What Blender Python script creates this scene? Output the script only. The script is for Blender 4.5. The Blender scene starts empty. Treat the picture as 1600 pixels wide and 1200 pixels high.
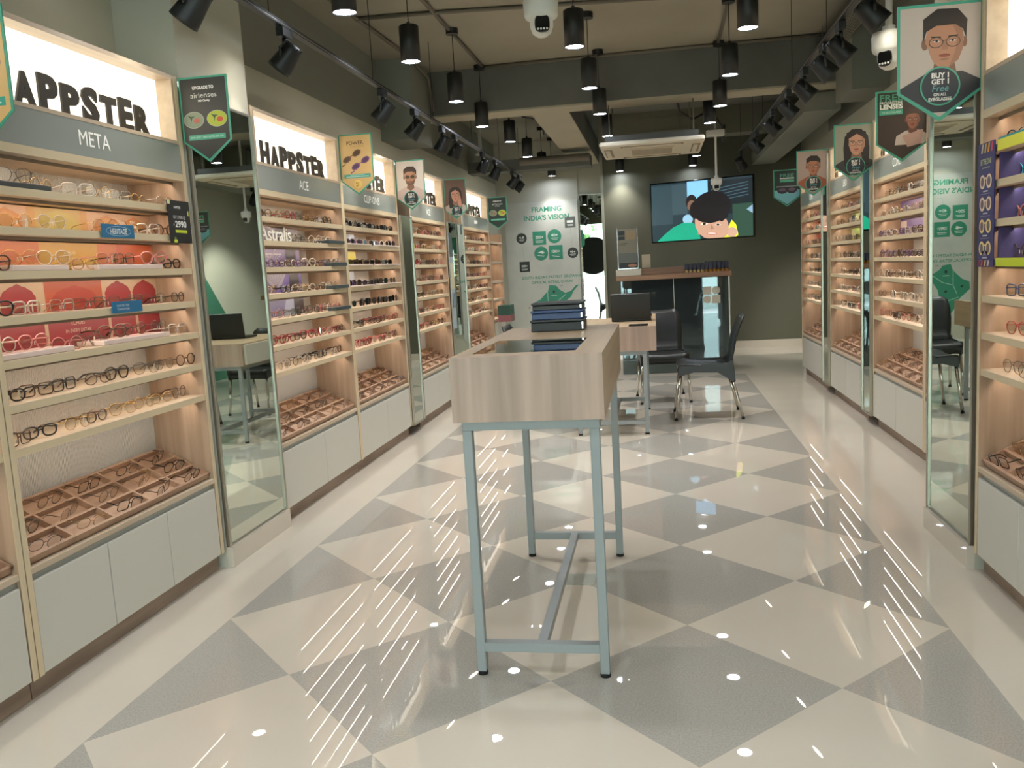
import bpy, math, random
from mathutils import Matrix, Vector
PI = math.pi
random.seed(7)
sc = bpy.context.scene
col = sc.collection

# ---------------------------------------------------------------- camera
CAM_Z = 1.25
yaw, pit, roll, fpx = 0.170204, 0.1312655, -0.0559979, 1354.4
cy, sy, cp, sp = math.cos(yaw), math.sin(yaw), math.cos(pit), math.sin(pit)
fwd = Vector((-sy*cp, cy*cp, -sp)); right = Vector((cy, sy, 0)); up = right.cross(fwd)
cr, sr = math.cos(roll), math.sin(roll)
r2 = right*cr + up*sr; u2 = right*(-sr) + up*cr
cam_d = bpy.data.cameras.new('camera'); cam = bpy.data.objects.new('camera', cam_d); col.objects.link(cam)
cam_d.sensor_width = 36; cam_d.lens = fpx/1600*36; cam_d.clip_start = 0.05; cam_d.clip_end = 200
cam.matrix_world = Matrix(((r2.x, u2.x, -fwd.x, 0), (r2.y, u2.y, -fwd.y, 0), (r2.z, u2.z, -fwd.z, CAM_Z), (0, 0, 0, 1)))
sc.camera = cam

# ---------------------------------------------------------------- world, daylight, exposure
sc.view_settings.view_transform = 'Standard'; sc.view_settings.look = 'None'
sc.view_settings.gamma = 1; sc.view_settings.use_curve_mapping = False
sc.view_settings.exposure = 1.0
w = bpy.data.worlds.new('daylight'); sc.world = w; w.use_nodes = True
bg = w.node_tree.nodes['Background']; bg.inputs[0].default_value = (0.92, 0.96, 0.97, 1); bg.inputs[1].default_value = 7.0
sc.cycles.max_bounces = 8; sc.cycles.diffuse_bounces = 4; sc.cycles.glossy_bounces = 4
sc.cycles.transmission_bounces = 6; sc.cycles.transparent_max_bounces = 12
sc.cycles.caustics_reflective = False; sc.cycles.caustics_refractive = False
sc.cycles.sample_clamp_indirect = 3.0
STRIP_E, BOX_E, PEND_E, SPOT_E, DOWN_W = 15.0, 0.85, 45.0, 16.0, 26.0

# ---------------------------------------------------------------- materials
def lin(c):
    c /= 255.0
    return c/12.92 if c <= 0.04045 else ((c+0.055)/1.055)**2.4
def rgb(r, g, b): return (lin(r), lin(g), lin(b), 1)
MATS = {}
def mat(name, c=(128,128,128), rough=0.5, metal=0.0, emit=None, spec=None, alpha=None, coat=None):
    if name in MATS: return MATS[name]
    m = bpy.data.materials.new(name); m.use_nodes = True
    b = m.node_tree.nodes['Principled BSDF']
    b.inputs['Base Color'].default_value = rgb(*c); b.inputs['Roughness'].default_value = rough
    b.inputs['Metallic'].default_value = metal
    if spec is not None: b.inputs['Specular IOR Level'].default_value = spec
    if coat is not None: b.inputs['Coat Weight'].default_value = coat
    if emit is not None:
        b.inputs['Emission Color'].default_value = rgb(*c); b.inputs['Emission Strength'].default_value = emit
    if alpha is not None: b.inputs['Alpha'].default_value = alpha
    MATS[name] = m
    return m
def noisy(name, c1, c2, scale=(4,4,4), rough=0.5, detail=3, bump=0.0, bscale=None, lo=0.35, hi=0.65, spec=None, coat=None):
    if name in MATS: return MATS[name]
    m = mat(name, c1, rough, spec=spec, coat=coat); nt = m.node_tree; N = nt.nodes; L = nt.links; b = N['Principled BSDF']
    tc = N.new('ShaderNodeTexCoord'); mp = N.new('ShaderNodeMapping'); mp.inputs['Scale'].default_value = scale
    no = N.new('ShaderNodeTexNoise'); no.inputs['Scale'].default_value = 1; no.inputs['Detail'].default_value = detail
    r = N.new('ShaderNodeValToRGB'); r.color_ramp.elements[0].position = lo; r.color_ramp.elements[1].position = hi
    r.color_ramp.elements[0].color = rgb(*c1); r.color_ramp.elements[1].color = rgb(*c2)
    L.new(tc.outputs['Object'], mp.inputs[0]); L.new(mp.outputs[0], no.inputs['Vector']); L.new(no.outputs['Fac'], r.inputs[0]); L.new(r.outputs[0], b.inputs['Base Color'])
    if bump:
        n2 = N.new('ShaderNodeTexNoise'); n2.inputs['Scale'].default_value = bscale or 3; n2.inputs['Detail'].default_value = 1
        bp = N.new('ShaderNodeBump'); bp.inputs['Strength'].default_value = bump; bp.inputs['Distance'].default_value = 0.01
        L.new(tc.outputs['Object'], n2.inputs['Vector']); L.new(n2.outputs['Fac'], bp.inputs['Height']); L.new(bp.outputs[0], b.inputs['Normal'])
    return m
def wavy(name, c, scale, axis, strength, rough=0.5, dist=0.004):
    m = mat(name, c, rough); nt = m.node_tree; N = nt.nodes; L = nt.links; b = N['Principled BSDF']
    tc = N.new('ShaderNodeTexCoord'); wv = N.new('ShaderNodeTexWave'); wv.bands_direction = axis; wv.inputs['Scale'].default_value = scale
    bp = N.new('ShaderNodeBump'); bp.inputs['Strength'].default_value = strength; bp.inputs['Distance'].default_value = dist
    L.new(tc.outputs['Object'], wv.inputs['Vector']); L.new(wv.outputs['Fac'], bp.inputs['Height']); L.new(bp.outputs[0], b.inputs['Normal'])
    return m
M = dict(
    wood=noisy('light oak laminate', (190,164,140), (154,128,104), (24,24,1.1), 0.45, 5, lo=0.3, hi=0.72),
    woodx=noisy('light oak laminate lengthwise', (208,190,166), (188,168,144), (1.3,22,22), 0.42, 4, lo=0.3, hi=0.75),
    woodtab=noisy('greyed oak veneer', (194,168,150), (154,130,114), (20,3,0.8), 0.42, 6, lo=0.30, hi=0.72),
    woodtop=noisy('tan oak veneer top', (186,164,134), (160,136,106), (20,1.1,20), 0.38, 5, lo=0.32, hi=0.7),
    trayw=noisy('tray oak', (188,156,130), (164,132,108), (2,22,22), 0.5, 3),
    edge=mat('pale beige edge band', (216,198,164), 0.4),
    plinth=noisy('brown oak plinth', (160,138,120), (132,112,96), (2,20,24), 0.45, 4),
    ribbed=wavy('white ribbed back board', (205,203,198), 42, 'X', 0.8, 0.5),
    door=mat('white cabinet door', (206,204,194), 0.38),
    gap=mat('grey recess strip', (160,164,158), 0.3, 0.5),
    sign=mat('brushed sign band', (158,164,156), 0.32, 0.25),
    strip=mat('warm light strip', (255,240,222), 0.5, emit=STRIP_E),
    lightbox=mat('lit light box face', (255,246,226), 0.5, emit=BOX_E),
    letter=mat('dark brown raised letter', (62,56,46), 0.5),
    white=mat('white sign letter', (240,240,232), 0.5),
    whiteglow=mat('white letter with added glow', (250,250,240), 0.5, emit=0.12),  # faint glow added to the lettering so it stands out on the band
    cream=noisy('cream polished tile', (214,206,192), (207,198,183), (1.1,1.1,1), 0.012, 2, bump=0.004, bscale=2.2, spec=0.8),
    grey=noisy('grey speckled polished tile', (166,163,155), (182,178,170), (180,180,1), 0.015, 2, bump=0.004, bscale=2.2, spec=0.8),
    wallg=mat('grey green wall paint', (190,190,175), 0.7),
    lip=mat('taupe light strip channel', (128,114,98), 0.6),
    wallb=mat('slate wall paint', (112,116,110), 0.7),
    walld=mat('dark charcoal wall paint', (98,98,82), 0.55),
    band=mat('dark grey upper wall paint', (134,137,127), 0.7),
    ceil=noisy('olive grey ceiling paint', (152,148,132), (142,138,122), (1,1,1), 0.8, 3),
    beam=noisy('dark grey beam paint', (106,108,102), (96,98,92), (2,2,2), 0.75, 3),
    under=mat('grey beige soffit paint', (168,162,142), 0.7),
    pipe=mat('grey painted conduit', (104,98,86), 0.6),
    black=mat('black powder coat', (22,25,24), 0.45),
    blackp=mat('black plastic', (24,26,25), 0.32),
    blackg=mat('black gloss', (12,13,13), 0.12),
    disc=mat('pendant lamp diffuser', (235,242,255), 0.5, emit=PEND_E),
    spotd=mat('spotlight diffuser', (255,244,226), 0.5, emit=SPOT_E),
    steel=mat('blue grey painted steel', (146,153,153), 0.4, 0.0),
    chrome=mat('polished steel', (200,198,190), 0.15, 1.0),
    alu=mat('silver trim', (186,184,172), 0.28, 0.9),
    mirror=mat('mirror glass', (214,224,214), 0.01, 1.0),
    whitep=mat('white plastic', (214,214,206), 0.4),
    rubber=mat('black rubber', (20,20,20), 0.8),
    lens=None,
)
def glassy(name, tint, alpha, rough=0.02):
    m = bpy.data.materials.new(name); m.use_nodes = True; nt = m.node_tree; N = nt.nodes; L = nt.links
    N.clear(); out = N.new('ShaderNodeOutputMaterial'); tr = N.new('ShaderNodeBsdfTransparent'); gl = N.new('ShaderNodeBsdfGlossy'); mx = N.new('ShaderNodeMixShader'); fr = N.new('ShaderNodeFresnel')
    ma = N.new('ShaderNodeMath'); ma.operation = 'MULTIPLY_ADD'; ma.inputs[1].default_value = 1.6; ma.inputs[2].default_value = alpha
    ma.use_clamp = True
    tr.inputs[0].default_value = rgb(*tint); gl.inputs['Roughness'].default_value = rough; fr.inputs[0].default_value = 1.5
    L.new(fr.outputs[0], ma.inputs[0]); L.new(ma.outputs[0], mx.inputs[0]); L.new(tr.outputs[0], mx.inputs[1]); L.new(gl.outputs[0], mx.inputs[2]); L.new(mx.outputs[0], out.inputs[0])
    MATS[name] = m; return m
M['lens'] = glassy('clear demo lens', (240,240,236), 0.02)
M['lensd'] = glassy('dark tinted lens', (58,52,50), 0.03)
M['pane'] = glassy('window pane', (232,240,238), 0.02)
M['tabglass'] = glassy('smoked table glass', (200,210,200), 0.08)
M['acrylic'] = glassy('clear acrylic', (236,240,238), 0.05, 0.05)
def flat(r, g, b, rough=0.4): return mat('print %d %d %d' % (r, g, b), (r, g, b), rough)
def scr(r, g, b): return mat('screen %d %d %d' % (r, g, b), (r, g, b), 0.3, emit=0.75)
def col_frame(n, c, r=0.25, metal=0.0): return mat('frame ' + n, c, r, metal)

# ---------------------------------------------------------------- mesh builder
class MB:
    def __init__(s): s.v = []; s.f = []; s.m = []; s.sm = []; s.mats = []; s.T = Matrix.Identity(4); s.clip = None
    def mi(s, m):
        if m not in s.mats: s.mats.append(m)
        return s.mats.index(m)
    def add(s, vs, fs, m, smooth=False):
        o = len(s.v); i = s.mi(m)
        for v in vs: s.v.append(tuple(s.T @ Vector(v)))
        for f in fs: s.f.append(tuple(o+k for k in f)); s.m.append(i); s.sm.append(smooth)
    def box(s, x0, x1, y0, y1, z0, z1, m, bev=0.0):
        if bev <= 0:
            vs = [(x, y, z) for z in (z0, z1) for y in (y0, y1) for x in (x0, x1)]
            s.add(vs, [(0,2,3,1), (4,5,7,6), (0,1,5,4), (2,6,7,3), (0,4,6,2), (1,3,7,5)], m); return
        b = min(bev, (x1-x0)/2.01, (y1-y0)/2.01, (z1-z0)/2.01)
        P = []; 
        for (z, ins) in ((z0, b), (z0+b, 0), (z1-b, 0), (z1, b)):
            if ins: ring = [(x0+b,y0+b),(x1-b,y0+b),(x1-b,y0+b),(x1-b,y1-b),(x1-b,y1-b),(x0+b,y1-b),(x0+b,y1-b),(x0+b,y0+b)]
            else: ring = [(x0+b,y0),(x1-b,y0),(x1,y0+b),(x1,y1-b),(x1-b,y1),(x0+b,y1),(x0,y1-b),(x0,y0+b)]
            P += [(a, c, z) for a, c in ring]
        F = []
        for k in range(3):
            for j in range(8):
                a, b2 = k*8+j, k*8+(j+1) % 8
                F.append((a, b2, b2+8, a+8))
        F.append((6, 4, 2, 0)); F.append((24, 26, 28, 30))
        s.add(P, F, m)
    def cyl(s, c, r, h, m, n=20, r2=None, axis='z', caps=True, smooth=True):
        r2 = r if r2 is None else r2
        def pt(a, b, d):
            return {'z': (c[0]+a, c[1]+b, c[2]+d), 'x': (c[0]+d, c[1]+a, c[2]+b), 'y': (c[0]+b, c[1]+d, c[2]+a)}[axis]
        vs = [pt(r*math.cos(2*PI*k/n), r*math.sin(2*PI*k/n), 0) for k in range(n)] + [pt(r2*math.cos(2*PI*k/n), r2*math.sin(2*PI*k/n), h) for k in range(n)]
        s.add(vs, [(k, (k+1) % n, n+(k+1) % n, n+k) for k in range(n)], m, smooth)
        if caps: s.add(vs, [tuple(range(n-1, -1, -1)), tuple(range(n, 2*n))], m)
    def lathe(s, prof, m, n=24, c=(0,0,0)):
        vs = []; fs = []
        for (r, z) in prof:
            for k in range(n): vs.append((c[0]+r*math.cos(2*PI*k/n), c[1]+r*math.sin(2*PI*k/n), c[2]+z))
        for i in range(len(prof)-1):
            for k in range(n): fs.append((i*n+k, i*n+(k+1) % n, (i+1)*n+(k+1) % n, (i+1)*n+k))
        s.add(vs, fs, m, True)
    def tube(s, pts, r, m, n=8, closed=False, cap=True):
        P = [Vector(p) for p in pts]; K = len(P); vs = []; fs = []
        ref = None
        for i, p in enumerate(P):
            a = P[(i-1) % K] if (closed or i > 0) else p; b = P[(i+1) % K] if (closed or i < K-1) else p
            t = (b-a).normalized()
            if ref is None:
                ref = t.orthogonal().normalized()
            nx = (ref - t*ref.dot(t))
            nx = nx.normalized() if nx.length > 1e-6 else t.orthogonal().normalized()
            ref = nx; bn = t.cross(nx)
            rr = r[i] if isinstance(r, (list, tuple)) else r
            for k in range(n):
                q = p + nx*(rr*math.cos(2*PI*k/n)) + bn*(rr*math.sin(2*PI*k/n)); vs.append(tuple(q))
        for i in range(K if closed else K-1):
            j = (i+1) % K
            for k in range(n): fs.append((i*n+k, i*n+(k+1) % n, j*n+(k+1) % n, j*n+k))
        if not closed and cap: fs.append(tuple(range(n-1, -1, -1))); fs.append(tuple((K-1)*n+k for k in range(n)))
        s.add(vs, fs, m, True)
    def poly(s, pts, z, m, th=0.0):            # polygon in local xy at height z (art plane)
        pts = list(pts)
        if s.clip:
            C = s.clip; cxm = sum(p[0] for p in C)/len(C); cym = sum(p[1] for p in C)/len(C)
            for i in range(len(C)):
                (ax, ay), (bx, by) = C[i], C[(i+1) % len(C)]
                sg = 1 if (bx-ax)*(cym-ay)-(by-ay)*(cxm-ax) > 0 else -1
                dd = [sg*((bx-ax)*(p[1]-ay)-(by-ay)*(p[0]-ax)) for p in pts]; out = []
                for k in range(len(pts)):
                    a_, b_, da, db = pts[k], pts[(k+1) % len(pts)], dd[k], dd[(k+1) % len(pts)]
                    if da >= 0: out.append(a_)
                    if (da >= 0) != (db >= 0):
                        t = da/(da-db); out.append((a_[0]+t*(b_[0]-a_[0]), a_[1]+t*(b_[1]-a_[1])))
                pts = out
                if len(pts) < 3: return
        n = len(pts)
        s.add([(x, y, z) for x, y in pts], [tuple(range(n))], m)
    def ell(s, cx, cy, rx, ry, z, m, n=28, rot=0.0):
        c, q = math.cos(rot), math.sin(rot)
        s.poly([(cx+rx*math.cos(2*PI*k/n)*c-ry*math.sin(2*PI*k/n)*q, cy+rx*math.cos(2*PI*k/n)*q+ry*math.sin(2*PI*k/n)*c) for k in range(n)], z, m)
    def rect(s, x0, y0, x1, y1, z, m): s.poly([(x0,y0),(x1,y0),(x1,y1),(x0,y1)], z, m)
    def ring(s, cx, cy, rx, ry, t, z, m, n=28):
        vs = []
        for k in range(n):
            a = 2*PI*k/n; vs += [(cx+rx*math.cos(a), cy+ry*math.sin(a), z), (cx+(rx-t)*math.cos(a), cy+(ry-t)*math.sin(a), z)]
        s.add(vs, [(2*k, 2*((k+1) % n), 2*((k+1) % n)+1, 2*k+1) for k in range(n)], m)
    def line(s, x0, y0, x1, y1, t, z, m):
        d = Vector((x1-x0, y1-y0)); d.normalize(); nx, ny = -d.y*t/2, d.x*t/2
        s.poly([(x0+nx,y0+ny),(x0-nx,y0-ny),(x1-nx,y1-ny),(x1+nx,y1+ny)], z, m)
    def text(s, st, cx, cy, h, z, m, width=None, ext=0.0, bold=0.0, left=False, italic=0.0):
        vs, fs, (w_, h_) = text_geo(st, bold, ext > 0)
        k = h; kx = k if width is None else width/max(w_, 1e-6)
        ox = cx if left else cx - w_*kx/2
        out = [(ox + x*kx + italic*y*k, cy - h/2 + y*k, z + (t*ext if ext else 0)) for x, y, t in vs]
        s.add(out, fs, m)
    def build(s, name, parent=None, loc=None):
        me = bpy.data.meshes.new(name); me.from_pydata(s.v, [], s.f)
        for m in s.mats: me.materials.append(m)
        me.polygons.foreach_set('material_index', s.m); me.polygons.foreach_set('use_smooth', s.sm)
        me.update()
        o = bpy.data.objects.new(name, me); col.objects.link(o)
        if parent is not None: o.parent = parent
        if loc: o.location = loc
        return o
TC = {}
def text_geo(st, bold, ext):
    key = (st, bold, ext)
    if key in TC: return TC[key]
    cu = bpy.data.curves.new('lettering', 'FONT'); cu.body = st; cu.size = 1.0; cu.offset = bold; cu.resolution_u = 3
    if ext: cu.extrude = 0.5
    ob = bpy.data.objects.new('lettering', cu); col.objects.link(ob)
    dg = bpy.context.evaluated_depsgraph_get(); me = bpy.data.meshes.new_from_object(ob.evaluated_get(dg))
    vs = [tuple(v.co) for v in me.vertices]; fs = [tuple(p.vertices) for p in me.polygons]
    bpy.data.objects.remove(ob); bpy.data.curves.remove(cu); bpy.data.meshes.remove(me)
    if not vs: vs = [(0,0,0)]; fs = []
    x0 = min(v[0] for v in vs); x1 = max(v[0] for v in vs); y0 = min(v[1] for v in vs); y1 = max(v[1] for v in vs)
    H = 0.729 if not any(c in 'gjpqy' for c in st) else (y1-y0)
    yb = 0 if H == 0.729 else y0
    vs = [((x-x0)/H, (y-yb)/H, z+0.5 if ext else 0) for x, y, z in vs]
    TC[key] = (vs, fs, ((x1-x0)/H, (y1-y0)/H)); return TC[key]

def empty(name, loc=(0,0,0), rz=0.0):
    o = bpy.data.objects.new(name, None); o.empty_display_size = 0.1; col.objects.link(o); o.location = loc; o.rotation_euler = (0, 0, rz); return o
def tag(o, label, cat, group=None, kind=None):
    o['label'] = label; o['category'] = cat
    if group: o['group'] = group
    if kind: o['kind'] = kind
    return o
def struct(o): o['kind'] = 'structure'; return o
def boxo(name, x0, x1, y0, y1, z0, z1, m, parent=None, bev=0.0):
    b = MB(); b.box(x0, x1, y0, y1, z0, z1, m, bev); return b.build(name, parent)
FX = Matrix.Rotation(PI/2, 4, 'X')             # art plane (x right, y up) -> x right, z up, facing -y

# ================================================================ ROOM
Y0R, Y1R, XLW, XRW, ZC = -1.6, 12.35, -2.2, 1.95, 3.0
# floor: cream tile with a band of grey and cream diamonds
fb = MB()
RX, WD, YB, PY = 0.9143, 0.42404, 2.9094, 0.8632
XLp = RX - 6*WD; YE = 9.56
fb.box(XLW-0.6, XRW, Y0R, Y1R+0.1, -0.1, -0.001, M['cream'])
def clip(P, y, keep_below=True):
    out = []
    for i in range(len(P)):
        a, b = P[i], P[(i+1) % len(P)]
        ia = (a[1] <= y) == keep_below; ib = (b[1] <= y) == keep_below
        if ia: out.append(a)
        if ia != ib:
            t = (y-a[1])/(b[1]-a[1]); out.append((a[0]+t*(b[0]-a[0]), y))
    return out
def clipx(P, x, keep_below):
    return [(b, a) for a, b in clip([(q, p) for p, q in P], x, keep_below)]
for i in range(0, 7):
    for j in range(-11, 18):
        if (i + j) % 2 == 0: continue
        cx, cyy = RX-i*WD, YB+j*PY/2
        P = [(cx-WD, cyy), (cx, cyy-PY/2), (cx+WD, cyy), (cx, cyy+PY/2)]
        for fn in (lambda Q: clip(Q, YE, True), lambda Q: clip(Q, Y0R, False), lambda Q: clipx(Q, RX, True), lambda Q: clipx(Q, XLp, False)):
            P = fn(P) if P else P
        if len(P) < 3: continue
        fb.add([(x, y, 0) for x, y in P], [tuple(range(len(P)))], M['grey'] if i % 2 == 0 else M['cream'])
# cream border strips
fb.add([(XLW-0.6,Y0R,0),(XLp,Y0R,0),(XLp,YE,0),(XLW-0.6,YE,0)], [(0,1,2,3)], M['cream'])
fb.add([(RX,Y0R,0),(XRW,Y0R,0),(XRW,YE,0),(RX,YE,0)], [(0,1,2,3)], M['cream'])
fb.add([(XLW-0.6,YE,0),(XRW,YE,0),(XRW,Y1R+0.1,0),(XLW-0.6,Y1R+0.1,0)], [(0,1,2,3)], M['cream'])
struct(fb.build('floor'))
# outer boundary walls
b = MB(); b.box(XLW-0.15, XLW, Y0R, Y1R+0.15, 0, 2.45, M['wallg']); b.box(XLW-0.15, XLW, Y0R, Y1R+0.15, 2.45, ZC, M['band']); struct(b.build('wall_left'))
b = MB(); b.box(1.77, XRW+0.15, Y0R, 9.46, 0, 2.45, M['wallg']); b.box(1.77, XRW+0.15, Y0R, 9.46, 2.45, ZC, M['band']); b.box(XRW, XRW+0.15, 9.46, Y1R+0.15, 0, ZC, M['wallg'])
struct(b.build('wall_right'))
# teal diagonal painted on the far right wall
b = MB(); b.add([(XRW-0.004,11.82,0.0),(XRW-0.004,9.48,0.0),(XRW-0.004,9.48,2.4),(XRW-0.004,9.85,2.15)], [(0,1,2,3)], flat(62,118,96,0.6)); struct(b.build('trim_1'))
# back wall: pale poster wall, narrow pillar, dark media wall
b = MB(); b.box(XLW, -1.04, Y1R, Y1R+0.15, 0, ZC, M['wallg']); b.box(-1.04, -0.68, Y1R+0.02, Y1R+0.15, 0, ZC, M['wallg'])
b.box(-0.68, XRW, Y1R-0.06, Y1R+0.15, 0, ZC, M['walld']); b.box(-0.715, -0.68, Y1R-0.10, Y1R+0.02, 0, 2.75, mat('pale pillar edge', (170,170,152), 0.5))
struct(b.build('wall_back'))
# skirting tile along the dark wall
boxo('baseboard_back', -0.6, XRW, Y1R-0.075, Y1R-0.06, 0, 0.10, M['cream'])['kind'] = 'structure'
# ceiling slab
struct(boxo('ceiling', XLW-0.15, XRW+0.15, Y0R, Y1R+0.15, ZC, ZC+0.15, M['ceil']))
# deep cross beam and the lengthwise beams behind it
b = MB(); b.box(XLW, 1.77, 7.7, 8.0, 2.63, ZC, M['beam']); b.box(XLW, 1.77, 7.7, 8.0, 2.615, 2.63, M['under']); struct(b.build('trim_2'))
b = MB(); b.box(-1.06, -0.72, 8.0, 12.2, 2.63, ZC, M['beam']); b.box(-1.06, -0.72, 8.0, 12.2, 2.615, 2.63, M['under']); struct(b.build('trim_3'))
b = MB(); b.box(XLW, -0.72, 10.5, 10.8, 2.42, 2.55, M['beam']); struct(b.build('trim_4'))
b = MB(); b.box(XLW, -1.92, 7.1, 7.7, 2.36, ZC, M['band']); b.box(1.5, 1.77, 7.1, 7.7, 2.45, ZC, M['band']); struct(b.build('trim_5'))
b = MB(); b.box(-0.72, XRW, 8.0, 12.29, 2.92, ZC, M['beam']); b.box(-0.6, 1.6, 10.2, 10.5, 2.62, 2.92, M['walld']); struct(b.build('trim_6'))
b = MB()
b.box(1.30, 1.60, 8.0, 12.2, 2.45, 2.60, M['band'])
struct(b.build('trim_7'))
# structural columns clad with mirror
for (nm, x0, x1, y0, y1) in (('wall_column_left', XLW, -1.93, 3.475, 4.10), ('wall_column_right', 1.18, 1.77, 3.475, 4.03)):
    b = MB(); b.box(x0, x1, y0, y1, 0, ZC, M['wallg']); struct(b.build(nm))

# shop front behind the camera: piers, dark shutter panel, glass bays
b = MB()
for (a, c) in ((-2.3, -2.2), (-1.46, -1.38), (1.04, 1.08), (1.76, 1.95)): b.box(a, c, Y0R-0.12, Y0R, 0, ZC, M['walld'])
b.box(-2.3, 2.3, Y0R-0.12, Y0R, 2.45, ZC, M['walld']); b.box(-0.43, 1.04, Y0R-0.1, Y0R, 0, 2.45, M['black'])
struct(b.build('wall_front'))
for n, (a, c) in enumerate(((-2.2, -1.46), (-1.38, -0.43), (1.08, 1.76))):
    o = struct(boxo('window_%d' % (n+1), a, c, Y0R-0.06, Y0R-0.05, 0.05, 2.45, M['pane']))
# pavement outside
struct(boxo('ground_outside', -14, 14, -20, Y0R-0.12, -0.12, -0.02, mat('pale pavement', (205,208,205), 0.6)))
t = empty('street_tree', (-3.6, -11, -0.02)); tag(t, 'green leafy street tree outside seen through the shop front', 'tree')
b = MB(); b.tube([(0,0,0),(0.05,0,1.2),(0,0.1,2.4)], [0.13,0.1,0.07], mat('bark', (96,80,64), 0.9), 10); b.build('trunk', t)
b = MB(); leaf = mat('green leaves', (84,122,62), 0.7)
for k in range(420):
    a, e, rr = random.random()*2*PI, random.uniform(-1, 1), random.random()**0.4*1.5
    p = Vector((rr*math.cos(a)*math.cos(e), rr*math.sin(a)*math.cos(e), 3.2+rr*math.sin(e)*0.8))
    q = [p+Vector((random.uniform(-.18,.18), random.uniform(-.18,.18), random.uniform(-.15,.15))) for _ in range(3)]
    b.add([tuple(v) for v in q], [(0,1,2)], leaf)
b.build('foliage', t)

# ---------------------------------------------------------------- mirrors
def wall_mirror(name, T, W, z0, z1, label, frame=0.015, base=0.0, group=None):
    """T places a local frame: x right, y into the wall, z up"""
    r = empty(name); r.matrix_world = T; tag(r, label, 'mirror', group)
    boxo('mirror_glass', frame, W-frame, -0.012, -0.002, z0, z1, M['mirror'], r)
    b = MB()
    b.box(0, frame, -0.022, 0, z0-0.01, z1+0.01, M['alu'], 0.004); b.box(W-frame, W, -0.022, 0, z0-0.01, z1+0.01, M['alu'], 0.004)
    b.box(frame, W-frame, -0.016, 0, z0-0.01, z0, M['alu']); b.box(frame, W-frame, -0.016, 0, z1, z1+0.01, M['alu'])
    b.build('mirror_frame', r)
    if base: boxo('tile_base', 0, W, -0.03, 0, 0, base, M['cream'], r)
    return r
def TL(x, y): return Matrix.Translation((x, y, 0)) @ Matrix.Rotation(PI/2, 4, 'Z')
def TR(x, y): return Matrix.Translation((x, y, 0)) @ Matrix.Rotation(-PI/2, 4, 'Z')
wall_mirror('column_mirror', TL(-1.93, 3.475), 0.62, 0.10, 2.05, 'tall silver framed mirror on the left column beside the pink and red display cabinet', base=0.092)
wall_mirror('column_mirror', TR(1.18, 4.03), 0.55, 0.10, 2.05, 'tall mirror on the right column between the kids cabinet and the far cabinets', base=0.092)
wall_mirror('mirror_strip', TL(-1.93, 6.51), 0.32, 0.08, 1.70, 'narrow mirror beside the left cabinet of clip-on sunglasses')
wall_mirror('mirror_strip', TL(-1.93, 8.05), 0.69, 0.08, 1.72, 'mirror panel reflecting the white and teal poster, far left wall', 0.012)
wall_mirror('mirror_strip', TR(1.49, 6.70), 0.28, 0.08, 2.08, 'narrow dark mirror on the right, behind the cabinet with violet backdrops')
wall_mirror('mirror_strip', TR(1.49, 8.24), 0.30, 0.08, 2.08, 'narrow mirror on the right beside the farthest right cabinet')
wall_mirror('wall_mirror', Matrix.Translation((-1.035, Y1R-0.0, 0)), 0.33, 0.35, 2.22, 'tall mirror on the back wall reflecting the bright entrance', 0.012)

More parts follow.
